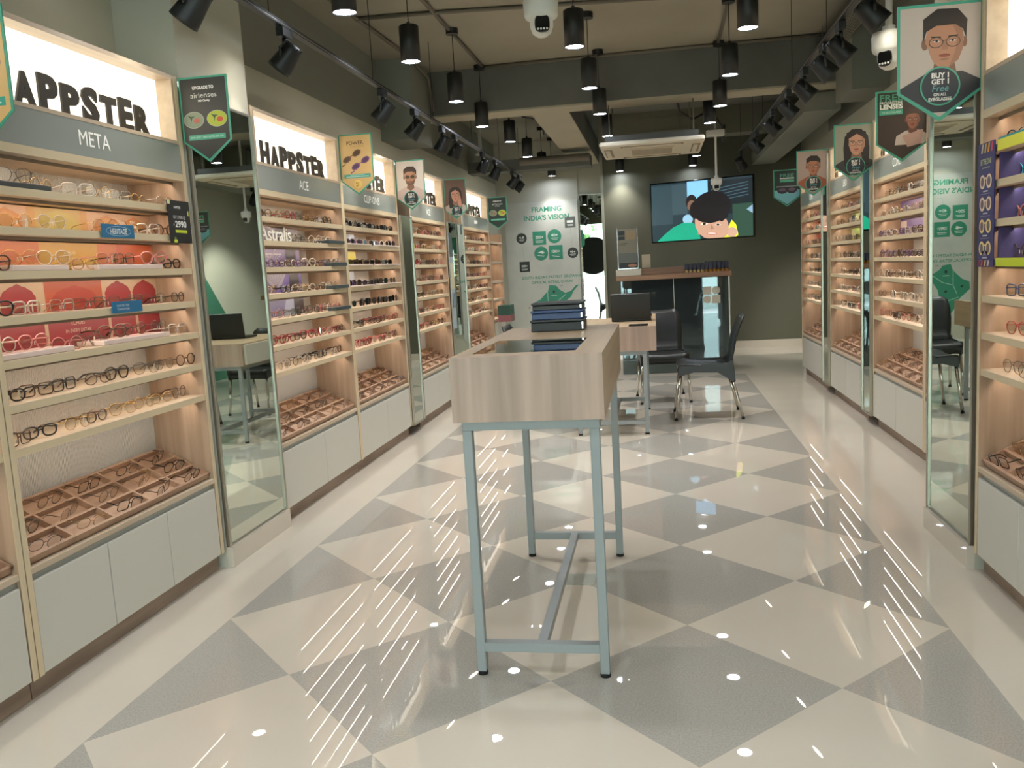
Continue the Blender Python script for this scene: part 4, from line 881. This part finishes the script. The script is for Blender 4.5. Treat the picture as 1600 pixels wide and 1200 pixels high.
boxo('upstand', -0.43, 0.80, 9.90, 10.10, 1.105, 1.178, ctop, c, 0.002)
b = MB(); b.T = FX
for ax, az, rd in ((0,1,0),(1,1,1),(0,0,1),(1,0,0)):
    x0, z0 = 0.502+ax*0.098, 0.758+az*0.098
    if rd: b.ell(x0+0.044, z0+0.044, 0.043, 0.043, -9.814, flat(190,186,170))
    else: b.rect(x0, z0, x0+0.088, z0+0.088, -9.814, flat(190,186,170))
b.build('logo_tiles', c)
b = MB(); b.box(-0.44, -0.16, 9.76, 9.90, 1.1055, 1.176, mat('brushed pale box', (190,182,166), 0.35, 0.2), 0.003); tag(b.build('sample_box'), 'pale rectangular box on the left end of the reception counter', 'box')
r = empty('brochure_holder', (-0.305, 9.985, 1.1785)); tag(r, 'tall clear holder with a printed price leaflet on the counter', 'brochure holder')
b = MB(); b.box(-0.115, 0.115, -0.03, 0.05, 0, 0.012, M['acrylic']); b.box(-0.115, -0.110, -0.03, 0.05, 0.012, 0.46, M['acrylic']); b.box(0.110, 0.115, -0.03, 0.05, 0.012, 0.46, M['acrylic']); b.build('holder_frame', r)
b = MB(); b.box(-0.108, 0.108, -0.004, 0.0, 0.012, 0.45, flat(150,144,124)); b.T = FX
b.rect(-0.10, 0.33, -0.03, 0.37, 0.0045, flat(46,54,56)); b.rect(-0.10, 0.38, -0.03, 0.43, 0.0045, flat(46,54,56)); b.rect(-0.02, 0.33, 0.09, 0.43, 0.0045, flat(176,156,120))
b.rect(-0.10, 0.08, 0.10, 0.18, 0.0045, flat(120,124,116)); b.rect(-0.10, 0.013, 0.10, 0.075, 0.0045, flat(52,56,56)); b.ell(0.045, 0.04, 0.05, 0.018, 0.005, flat(206,150,120)); b.rect(-0.09, 0.285, 0.0, 0.292, 0.0045, flat(90,84,70)); b.rect(-0.09, 0.27, -0.02, 0.275, 0.0045, flat(90,84,70)); b.build('leaflet', r)
r = empty('card_stand', (-0.105, 9.99, 1.1785)); tag(r, 'small pale card in a clear stand beside the brochure holder', 'card stand')
boxo('stand_base', -0.05, 0.05, -0.03, 0.03, 0, 0.006, M['acrylic'], r); b = MB(); b.box(-0.048, 0.048, -0.004, 0.0, 0.006, 0.155, flat(206,194,164)); b.rect; b.build('card', r)
for k in range(11):
    r_ = empty('lens_pouch', (0.335+k*0.0432, 9.84, 1.1055)); tag(r_, 'small navy pack with %s cap in the counter row, %s from the left' % ('a pale' if k < 5 else 'an orange', ORD[k]), 'pack', 'navy packs in a row on the counter')
    b = MB(); b.box(-0.019, 0.019, 0, 0.05, 0.03, 0.098+(0.012 if k > 4 else 0), flat(34,38,66), 0.003); b.build('pack_body', r_)
    b = MB(); b.cyl((0, 0.025, 0.0), 0.019, 0.03, flat(214,190,120) if k < 5 else flat(206,146,42), 12, 0.014); b.build('cap', r_)

# ================================================================ TELEVISION
t = empty('television', (0, 0, 0)); TW, TH = 1.40, 0.80
tv_a = math.atan2(-0.45, 1.30)
t.matrix_world = Matrix.Translation((-0.045, 12.22, 1.495)) @ Matrix.Rotation(tv_a, 4, 'Z')
tag(t, 'large wall television showing a smiling child with dark hair', 'television')
boxo('tv_case', 0, TW, 0, 0.045, 0, TH, M['blackg'], t, 0.004)
b = MB(); b.T = FX; m_ = 0.018; y = 0.0008
def R_(x0, z0, x1, z1, c, k=0): b.rect(max(m_, x0*TW), max(m_, z0*TH), min(TW-m_, x1*TW), min(TH-m_, z1*TH), y+k*0.0003, scr(*c))
def Pn(P, c, k): b.poly([(min(max(px*TW, m_), TW-m_), min(max(pz*TH, m_), TH-m_)) for px, pz in P], y+k*0.0003, scr(*c))
def El(cx, cz, rx, rz, c, k, rot=0):
    n = 26; Pn([(cx+(rx*math.cos(a)*math.cos(rot)-rz*math.sin(a)*math.sin(rot)), cz+(rx*math.cos(a)*math.sin(rot)+rz*math.sin(a)*math.cos(rot))) for a in [2*PI*i/n for i in range(n)]], c, k)
R_(0, 0, 1, 1, (32,48,54)); R_(0.0, 0.3, 0.22, 0.95, (44,62,68), 1); R_(0.22, 0.45, 0.37, 0.95, (52,70,76), 1); R_(0.37, 0.55, 0.57, 1, (120,176,214), 2); R_(0.57, 0.4, 1, 0.95, (20,30,34), 2); R_(0.80, 0.0, 1, 0.55, (40,66,54), 3)
for k in range(5): Pn([(0.60,0.80-k*0.05),(0.95,0.88-k*0.05),(0.95,0.895-k*0.05),(0.60,0.815-k*0.05)], (56,78,88), 4)
Pn([(0.93,0.45),(0.99,0.38),(0.99,0.52)], (120,150,170), 4)
El(0.41, 0.64, 0.055, 0.12, (30,26,26), 5); El(0.41, 0.58, 0.04, 0.09, (110,84,70), 6); El(0.37, 0.36, 0.05, 0.08, (130,170,190), 6)
Pn([(0.06,0.0),(0.14,0.14),(0.22,0.24),(0.32,0.31),(0.42,0.30),(0.47,0.20),(0.49,0.0)], (22,142,112), 8)
Pn([(0.66,0.02),(0.74,0.12),(0.79,0.30),(0.83,0.22),(0.85,0.05),(0.83,0.02)], (206,212,44), 8)
El(0.60, 0.24, 0.155, 0.27, (176,138,116), 10, 0.22); Pn([(0.46,0.10),(0.70,0.02),(0.72,0.16),(0.50,0.30)], (160,122,102), 9)
El(0.60, 0.53, 0.185, 0.26, (22,20,22), 12, -0.1); El(0.44, 0.50, 0.05, 0.14, (24,22,24), 11)
Pn([(0.46,0.44),(0.54,0.36),(0.64,0.33),(0.70,0.28),(0.76,0.36),(0.74,0.52),(0.5,0.56)], (24,22,24), 13)
El(0.53, 0.265, 0.035, 0.018, (226,200,180), 14); El(0.66, 0.235, 0.028, 0.018, (200,176,158), 14); El(0.53, 0.265, 0.016, 0.017, (30,20,20), 15); El(0.66, 0.235, 0.014, 0.016, (30,20,20), 15)
Pn([(0.60,0.26),(0.62,0.17),(0.585,0.165)], (146,108,90), 14); El(0.60, 0.10, 0.05, 0.022, (176,96,88), 14, -0.15); El(0.60, 0.104, 0.04, 0.008, (236,226,216), 15, -0.15)
El(0.79, 0.10, 0.05, 0.08, (180,146,124), 9)
b.build('screen', t)
b = MB(); b.box(0.55, 0.85, 0.045, 0.06, 0.25, 0.55, M['black']); b.build('wall_bracket', t)

# ================================================================ POSTER ON BACK WALL
p = empty('wall_poster', (0, Y1R, 0)); tag(p, 'tall white and teal map poster on the back left wall', 'poster')
boxo('poster_board', -2.09, -1.05, -0.02, 0.0, 0.25, 2.17, noisy('pale marble print', (200,202,192), (186,190,182), (2.5,2.5,2.5), 0.4, 5), p)
b = MB(); b.T = FX; y = 0.0206; TG = flat(52,140,112); DK = flat(50,54,52); WH = flat(226,232,222)
b.text('FRAMING', -1.49, 2.065, 0.070, y, TG, width=0.42, bold=0.025); b.text("INDIA'S VISION", -1.495, 1.950, 0.070, y, TG, width=0.64, bold=0.025)
def sq(cx, cz, s, c_, t1, t2=''):
    b.rect(cx-s, cz-s, cx+s, cz+s, y, c_); b.text(t1, cx, cz+s*0.15, s*0.42, y+0.0004, WH, width=s*1.2, bold=0.02); b.rect(cx-s*0.6, cz-s*0.45, cx+s*0.6, cz-s*0.38, y+0.0004, WH); b.rect(cx-s*0.5, cz-s*0.65, cx+s*0.5, cz-s*0.58, y+0.0004, WH)
def ci(cx, cz, s, c_, t1):
    b.ell(cx, cz, s, s, y, c_, 32); b.text(t1, cx, cz+s*0.18, s*0.42, y+0.0004, WH, width=s*1.0, bold=0.02); b.rect(cx-s*0.55, cz-s*0.30, cx+s*0.55, cz-s*0.23, y+0.0004, WH); b.rect(cx-s*0.4, cz-s*0.5, cx+s*0.4, cz-s*0.44, y+0.0004, WH)
sq(-1.61, 1.665, 0.095, TG, '250+'); ci(-1.395, 1.68, 0.098, TG, '40+'); ci(-1.595, 1.45, 0.098, TG, '4'); sq(-1.385, 1.455, 0.098, TG, '10MN+')
ci(-1.865, 1.675, 0.075, DK, '4.8'); sq(-1.165, 1.86, 0.075, flat(96,100,96), '1'); ci(-1.145, 1.435, 0.075, DK, '99+'); sq(-1.84, 1.275, 0.073, DK, '5000+')
for q in ((-1.79,1.675,-1.705,1.675),(-1.865,1.60,-1.84,1.35),(-1.395,1.78,-1.39,1.86),(-1.39,1.86,-1.24,1.86),(-1.22,1.435,-1.29,1.45),(-1.165,1.785,-1.15,1.51)): b.line(*q, 0.004, y, flat(150,170,160))
b.text("SOUTH INDIA'S FASTEST GROWING", -1.46, 1.115, 0.038, y, TG, width=0.86, bold=0.015); b.text('OPTICAL RETAIL CHAIN', -1.46, 1.045, 0.038, y, TG, width=0.58, bold=0.015)
b.poly([(-1.74,0.66),(-1.73,0.76),(-1.64,0.80),(-1.56,0.88),(-1.52,0.93),(-1.50,1.0),(-1.40,0.985),(-1.36,0.93),(-1.28,0.88),(-1.20,0.90),(-1.12,0.98),(-1.08,0.985),(-1.16,0.90),(-1.20,0.82),(-1.28,0.76),(-1.34,0.66),(-1.36,0.55),(-1.42,0.42),(-1.50,0.34),(-1.56,0.42),(-1.62,0.55)], y, TG)
for q in ((-1.53,0.92,-1.53,0.72),(-1.53,0.72,-1.40,0.76),(-1.40,0.76,-1.27,0.86),(-1.53,0.72,-1.58,0.6),(-1.60,0.56,-1.42,0.5)): b.line(*q, 0.008, y+0.0004, flat(170,206,190))
b.ell(-1.44, 0.90, 0.018, 0.024, y+0.0006, DK, 12); b.ell(-1.64, 0.70, 0.018, 0.018, y+0.0006, DK, 12); b.ell(-1.44, 0.64, 0.018, 0.018, y+0.0006, DK, 12); b.rect(-1.48, 0.845, -1.40, 0.850, y+0.0006, WH)
b.text('250', -1.33, 0.985, 0.020, y, DK); b.text('80', -1.80, 0.69, 0.024, y, DK); b.text('150', -1.17, 0.70, 0.022, y, DK)
b.build('poster_print', p)

# round black sign on the entrance glass (seen in the back mirror)
b = MB(); b.cyl((-1.84, -1.64, 1.52), 0.56, 0.02, M['black'], 48, axis='y'); tag(b.build('round_sign'), 'large round black sign on the entrance glass, seen in the back mirror', 'sign')

# ================================================================ CEILING: pendants, tracks, AC, cameras, conduits
def pendant(x, y, k, label, zb=2.485, h=0.205, zc=3.0, watt=None):
    r = empty('pendant_lamp', (x, y, zb)); tag(r, label, 'pendant lamp', 'black cylinder pendant lamps')
    R_ = 0.058
    b = MB(); b.lathe([(R_-0.004,0.008),(R_-0.004,0.0),(R_,0.0),(R_,h-0.006),(R_-0.006,h),(0.0,h)], M['black'], 24); b.build('lamp_shade', r)
    b = MB(); b.cyl((0,0,0.006), R_-0.004, 0.003, M['disc'], 24); b.build('lamp_diffuser', r)
    ld = bpy.data.lights.new('lamp_beam', 'SPOT'); ld.energy = watt or DOWN_W; ld.spot_size = math.radians(100); ld.spot_blend = 0.8; ld.shadow_soft_size = 0.05; ld.color = (1.0, 0.97, 0.93)
    lo = bpy.data.objects.new('lamp_beam', ld); col.objects.link(lo); lo.parent = r; lo.location = (0, 0, -0.004)
    b = MB(); b.cyl((0,0,h), 0.003, zc-zb-h-0.02, M['black'], 6); b.cyl((0,0,h), 0.010, 0.02, M['black'], 10); b.build('cord', r)
    b = MB(); b.cyl((0,0,zc-zb-0.04), 0.045, 0.04, M['black'], 20); b.build('ceiling_cup', r)
    return r
ADDED_LAMPS = [(x, y) for y in (2.85, 1.65, 0.45) for x in (-1.39, -0.42, 0.55)]  # unseen lamps added over the entrance to brighten the foreground
PL = [(-1.40,4.09,'left row, first pendant, cut by the top frame edge'),(-1.375,5.13,'left row, nearest whole black pendant'),(-1.40,6.42,'left row, second whole black pendant'),(-1.44,7.60,'left row, pendant before the deep beam'),
      (-1.365,8.62,'left row, first pendant behind the beam'),(-1.375,9.87,'left row, second pendant behind the beam'),(-1.375,11.15,'left row, third pendant behind the beam'),(-1.365,12.1,'left row, last small pendant near the poster'),
      (-0.415,5.16,'middle row, nearest pendant, beside the dome camera'),(-0.42,6.37,'middle row, second pendant'),(-0.415,7.47,'middle row, pendant before the deep beam'),(-0.42,8.78,'middle row, pendant just behind the beam'),(-0.44,12.15,'middle row, last pendant below the air conditioner'),
      (0.54,5.12,'right row, nearest pendant at the top of the frame'),(0.545,6.35,'right row, second pendant'),(0.565,7.57,'right row, pendant before the deep beam'),(0.535,8.45,'right row, pendant beside the air conditioner'),(0.53,11.0,'right row, far pendant above the television'),(0.53,12.1,'right row, last pendant above the television'),
      (1.54,11.95,'lone pendant at far right above the dark wall')]
for x, y in ADDED_LAMPS: pendant(x, y, 0, 'added black cylinder lamp over the entrance, out of view, to light the foreground', watt=11)
for i, (x, y, lb) in enumerate(PL): pendant(x, y, i, 'black cylinder lamp, '+lb, zc=(2.42 if False else (2.615 if (7.7 < y < 8.0) else (2.92 if (y > 8.0 and x > -0.72) else 3.0))))

def spot(x, y, z, yawd, tilt, label, watt=9):
    """adapter at z on the track, head below; yaw/tilt aim the beam"""
    r = empty('track_spotlight', (x, y, z)); tag(r, label, 'spotlight', 'black track spotlights')
    b = MB(); b.box(-0.018, 0.018, -0.055, 0.055, -0.045, -0.0, M['black'], 0.004); b.build('adapter', r)
    A = Matrix.Rotation(math.radians(yawd), 4, 'Z') @ Matrix.Rotation(math.radians(tilt), 4, 'Y')
    b = MB(); b.tube([(0,0,-0.045),(0,0,-0.075)], 0.012, M['black'], 10); b.tube([(0,0,-0.072),(0.0,-0.058,-0.095),(0,-0.058,-0.135)], 0.007, M['black'], 8); b.build('yoke', r)
    hd = MB(); hd.T = Matrix.Translation((0,0,-0.135)) @ A
    hd.lathe([(0.0,0.075),(0.036,0.072),(0.044,0.055),(0.048,0.02),(0.056,-0.045),(0.058,-0.062),(0.053,-0.062),(0.050,-0.045)], M['black'], 22)
    for k in range(10):
        a = 2*PI*k/10; hd.box(0.040*math.cos(a)-0.003, 0.040*math.cos(a)+0.003, 0.040*math.sin(a)-0.003, 0.040*math.sin(a)+0.003, 0.03, 0.07, M['black'])
    h = hd.build('lamp_head', r)
    ld = bpy.data.lights.new('lamp_beam', 'SPOT'); ld.energy = watt; ld.spot_size = math.radians(60); ld.spot_blend = 0.7; ld.shadow_soft_size = 0.04; ld.color = (1.0, 0.95, 0.88)
    lo = bpy.data.objects.new('lamp_beam', ld); col.objects.link(lo); lo.parent = r; lo.matrix_basis = hd.T @ Matrix.Translation((0, 0, -0.066))
    b = MB(); b.T = hd.T; b.cyl((0,0,-0.052), 0.052, 0.004, M['spotd'], 22); b.build('lamp_face', h)
def track(x, y0, y1, z, label):
    r = empty('lighting_track', (x, y0, z)); tag(r, label, 'track', 'ceiling lighting tracks'); L = y1-y0
    b = MB(); b.box(-0.016, 0.016, 0, L, 0, 0.022, M['black']); b.box(-0.0168, -0.016, 0, L, 0.007, 0.010, M['alu']); b.box(0.016, 0.0168, 0, L, 0.007, 0.010, M['alu']); b.build('track_rail', r)
    n = 7
    for k in range(n):
        yy = 0.15+k*(L-0.3)/(n-1)
        if 7.6 < y0+yy < 8.05: yy += 0.45
        b = MB(); b.cyl((0, yy, 0.022), 0.0022, (3.0 if y0+yy < 8.0 or x < 0 else 2.92)-z-0.022, M['black'], 6); b.build('suspension_wire', r)
ZTR = 2.405
track(-1.65, 2.2, 11.2, ZTR, 'black lighting track hung along the left wall')
track(0.97, 2.6, 10.3, ZTR, 'black lighting track hung along the right wall')
ls = [(3.12,'nearest, cut by the top frame edge above the left column'),(3.95,'second, above the left column mirror'),(5.42,'third, above the orange banner'),(6.15,'fourth, just past the orange banner'),(6.96,'fifth, first of the lit pair'),(7.42,'sixth, second of the lit pair'),(8.62,'seventh, beyond the beam'),(9.30,'eighth, left of the air conditioner'),(10.45,'ninth, near the track end'),(10.95,'tenth, at the track end')]
for i, (y, lb) in enumerate(ls): spot(-1.65, y, ZTR, 0, 42 if i not in (4, 5, 6, 7) else 30, 'left track spotlight, '+lb, 1.5 if i < 2 else 7)
rs_ = [(4.20,'nearest, at the top frame edge'),(4.85,'second, dark back turned to the room'),(5.30,'third, lit face above the banners'),(5.95,'fourth, above the young persons banners'),(6.65,'fifth, over the long-haired banner'),(7.50,'sixth, before the beam'),(8.65,'seventh, beyond the beam'),(10.15,'last, near the television')]
for i, (y, lb) in enumerate(rs_): spot(0.97, y, ZTR, 180 if i < 7 else 228, 44, 'right track spotlight, '+lb, 7 if i < 7 else 75)
# perforated cable tray
b = MB(); pm_ = mat('perforated grey tray', (128,124,108), 0.6); nt = pm_.node_tree; N = nt.nodes; L = nt.links
tc = N.new('ShaderNodeTexCoord'); mp = N.new('ShaderNodeMapping'); mp.inputs['Rotation'].default_value = (0, 0, PI/2); mp.inputs['Scale'].default_value = (1, 1, 1); br = N.new('ShaderNodeTexBrick'); br.inputs['Scale'].default_value = 12
br.inputs['Color1'].default_value = rgb(34,34,30); br.inputs['Color2'].default_value = rgb(34,34,30); br.inputs['Mortar'].default_value = rgb(138,134,118); br.inputs['Mortar Size'].default_value = 0.05; br.inputs['Brick Width'].default_value = 0.5; br.inputs['Row Height'].default_value = 0.22
L.new(tc.outputs['Object'], mp.inputs[0]); L.new(mp.outputs[0], br.inputs['Vector']); L.new(br.outputs[0], N['Principled BSDF'].inputs['Base Color'])
b.box(1.33, 1.49, 4.06, 7.68, 2.84, 2.846, pm_); b.box(1.326, 1.33, 4.06, 7.68, 2.84, 2.885, M['pipe']); b.box(1.49, 1.494, 4.06, 7.68, 2.84, 2.885, M['pipe'])
for y in (4.3, 5.2, 6.2, 7.4): b.box(1.34, 1.346, y, y+0.01, 2.846, 2.999, M['pipe']); b.box(1.474, 1.48, y, y+0.01, 2.846, 2.999, M['pipe'])
tag(b.build('cable_tray'), 'perforated grey cable tray under the ceiling along the right side', 'cable tray')
# conduits
for i, (pts, lb) in enumerate((
    ([(-1.95,5.9,2.985),(-1.4,5.95,2.985),(0.4,6.2,2.985),(1.7,6.3,2.985)], 'grey cross conduit on the ceiling before the second row of pendants'),
    ([(-1.4,7.62,2.985),(0.5,7.62,2.985),(1.7,7.62,2.985)], 'grey cross conduit where the ceiling meets the deep beam'),
    ([(-1.42,3.0,2.985),(-1.41,7.6,2.985)], 'grey lengthwise conduit above the left pendant row'),
    ([(-2.0,4.2,2.985),(-1.9,6.9,2.985),(-1.88,7.55,2.93),(-1.88,7.66,2.66)], 'grey conduit on the left bending down the beam'),
    ([(0.53,4.0,2.985),(0.56,7.6,2.985)], 'grey lengthwise conduit above the right pendant row'))):
    b = MB(); b.tube(pts, 0.0135, M['pipe'], 10); tag(b.build('conduit'), lb, 'conduit', 'painted ceiling conduits')
for i, (pts, lb) in enumerate((([(-2.0,8.3,2.985),(-1.2,9.6,2.985)], 'grey conduit slanting behind the beam at left'), ([(-0.5,9.3,2.905),(2.0,9.35,2.905)], 'grey cross conduit behind the beam at right'))):
    b = MB(); b.tube(pts, 0.012, M['pipe'], 8); tag(b.build('conduit'), lb, 'conduit', 'painted ceiling conduits')
b = MB(); b.tube([(0.25,9.0,2.90),(0.28,9.1,2.72),(0.42,9.3,2.66),(0.60,9.3,2.74),(0.72,9.5,2.6),(0.76,9.9,2.5),(0.8,10.15,2.7)], 0.012, M['black'], 8); tag(b.build('cable'), 'loose black cable looping behind the beam near the right track', 'cable')
b = MB(); b.tube([(-1.45,9.1,2.99),(-1.30,9.15,2.80),(-1.18,9.2,2.78),(-1.12,9.2,2.9),(-1.1,9.2,2.614)], 0.010, M['black'], 8); tag(b.build('cable'), 'loose black cable looping behind the beam on the left', 'cable')
# corrugated flexible duct near the pillar
b = MB(); pr = []
for k in range(60): pr.append((0.042+(0.006 if k % 2 else 0), k*0.014))
b.T = Matrix.Translation((-1.55, 10.42, 2.505)) @ Matrix.Rotation(PI/2, 4, 'Y'); b.lathe(pr, M['pipe'], 14); tag(b.build('flexible_duct'), 'grey corrugated flexible duct in front of the far left beam', 'duct')
# air conditioner cassette
a = empty('air_conditioner', (0, 8.22, 2.25)); tag(a, 'white square ceiling cassette air conditioner behind the beam', 'air conditioner')
acm = mat('ivory plastic', (208,200,180), 0.45); sl = mat('slot brown', (132,120,100), 0.6)
b = MB(); b.box(-0.45, 0.45, -0.47, 0.47, 0.0, 0.045, acm, 0.012); b.build('panel', a)
b = MB(); b.box(-0.40, 0.40, -0.42, 0.42, 0.045, 0.10, mat('grey steel casing', (70,70,66), 0.5)); b.build('casing', a)
b = MB(); b.box(-0.20, 0.20, -0.22, 0.22, -0.008, 0.0, acm, 0.004)
for k in range(9): b.box(-0.18, 0.18, -0.19+k*0.045, -0.175+k*0.045, -0.0095, -0.008, sl)
b.build('grille', a)
for (x0, x1, y0, y1) in ((-0.27,0.27,-0.42,-0.35),(-0.27,0.27,0.35,0.42),(-0.42,-0.35,-0.27,0.27),(0.35,0.42,-0.27,0.27)):
    b = MB(); b.box(x0, x1, y0, y1, -0.004, 0.0, sl); 
    if x1-x0 > y1-y0: b.box(x0+0.02, x1-0.02, y0+0.012, y1-0.02, -0.010, -0.004, acm)
    else: b.box(x0+0.012, x1-0.02, y0+0.02, y1-0.02, -0.010, -0.004, acm)
    b.build('air_flap', a)
for (x, y) in ((-0.36,-0.38),(0.36,-0.38),(-0.36,0.38),(0.36,0.38)):
    b = MB(); b.cyl((x, y, 0.10), 0.006, (0.75 if y < -0.3 and False else 0.669)-0.10, M['pipe'], 8); b.build('hanger_rod', a)
# ventilation grille outline on the dark rear beam
b = MB()
for (x0, x1, z0, z1) in ((-0.12,0.52,2.70,2.708),(-0.12,0.52,2.84,2.848),(-0.12,-0.113,2.708,2.84),(0.09,0.096,2.708,2.84),(0.30,0.306,2.708,2.84),(0.513,0.52,2.708,2.84)): b.box(x0, x1, 10.19, 10.199, z0, z1, M['pipe'])
tag(b.build('vent_grille'), 'flat grey vent outline on the dark beam above the air conditioner', 'vent')
# CCTV cameras
def dome_cam(x, y, zb, s, yawd, label, zc=3.0, lens=True):
    r = empty('security_camera', (x, y, zb), math.radians(yawd)); tag(r, label, 'security camera'); r.scale = (1,1,1)
    b = MB(); b.lathe([(0.0,0.0),(0.022*s,0.003*s),(0.042*s,0.018*s),(0.052*s,0.045*s),(0.053*s,0.075*s),(0.072*s,0.085*s),(0.078*s,0.10*s),(0.080*s,0.155*s),(0.074*s,0.175*s),(0.03*s,0.182*s),(0.0,0.183*s)], M['whitep'], 28); b.build('camera_body', r)
    if lens:
        b = MB()
        n = 20; vs = []; 
        P = [(0.034*s*math.copysign(abs(math.cos(a))**0.7, math.cos(a)), 0.040*s*math.copysign(abs(math.sin(a))**0.7, math.sin(a))) for a in [2*PI*k/n for k in range(n)]]
        vs = [(px, -0.046*s-0.004*s, 0.05*s+pz) for px, pz in P]+[(px*0.9, -0.060*s, 0.05*s+pz*0.9) for px, pz in P]
        b.add(vs, [tuple(range(n, 2*n))]+[(k, (k+1) % n, n+(k+1) % n, n+k) for k in range(n)], M['blackg']); b.build('lens_window', r)
        b = MB()
        for k in range(4): b.cyl(((-0.020+k*0.0133)*s, -0.061*s, 0.024*s), 0.005*s, -0.001, M['whitep'], 10, axis='y')
        b.build('infrared_lamps', r)
    b = MB(); b.cyl((0,0,0.183*s), 0.016*s, zc-zb-0.183*s-0.02, M['whitep'], 14); b.cyl((0,0,zc-zb-0.02), 0.05, 0.02, M['whitep'], 20); b.cyl((0,0,0.183*s), 0.03*s, 0.02, M['whitep'], 16); b.build('mount_pole', r); return r
dome_cam(-0.464, 4.0, 2.262, 0.98, 10, 'white dome security camera at the top centre of the frame')
dome_cam(1.092, 4.4, 2.066, 0.95, -35, 'white dome security camera beside the large right banner', lens=True)
c3 = dome_cam(0.633, 9.2, 1.924, 0.71, 0, 'small white security camera on a thin pole before the television', zc=2.92)
boxo('junction_box', -0.09, 0.09, -0.05, 0.05, 0.54, 0.60, M['whitep'], c3, 0.005)
b = MB(); b.lathe([(0.0,0.0),(0.055,0.0),(0.05,0.02),(0.02,0.035),(0.015,0.54),(0,0.54)], M['whitep'], 18, (-1.78, 9.2, 2.46)); tag(b.build('smoke_detector'), 'small white ceiling sensor on a stem behind the beam at left', 'sensor')
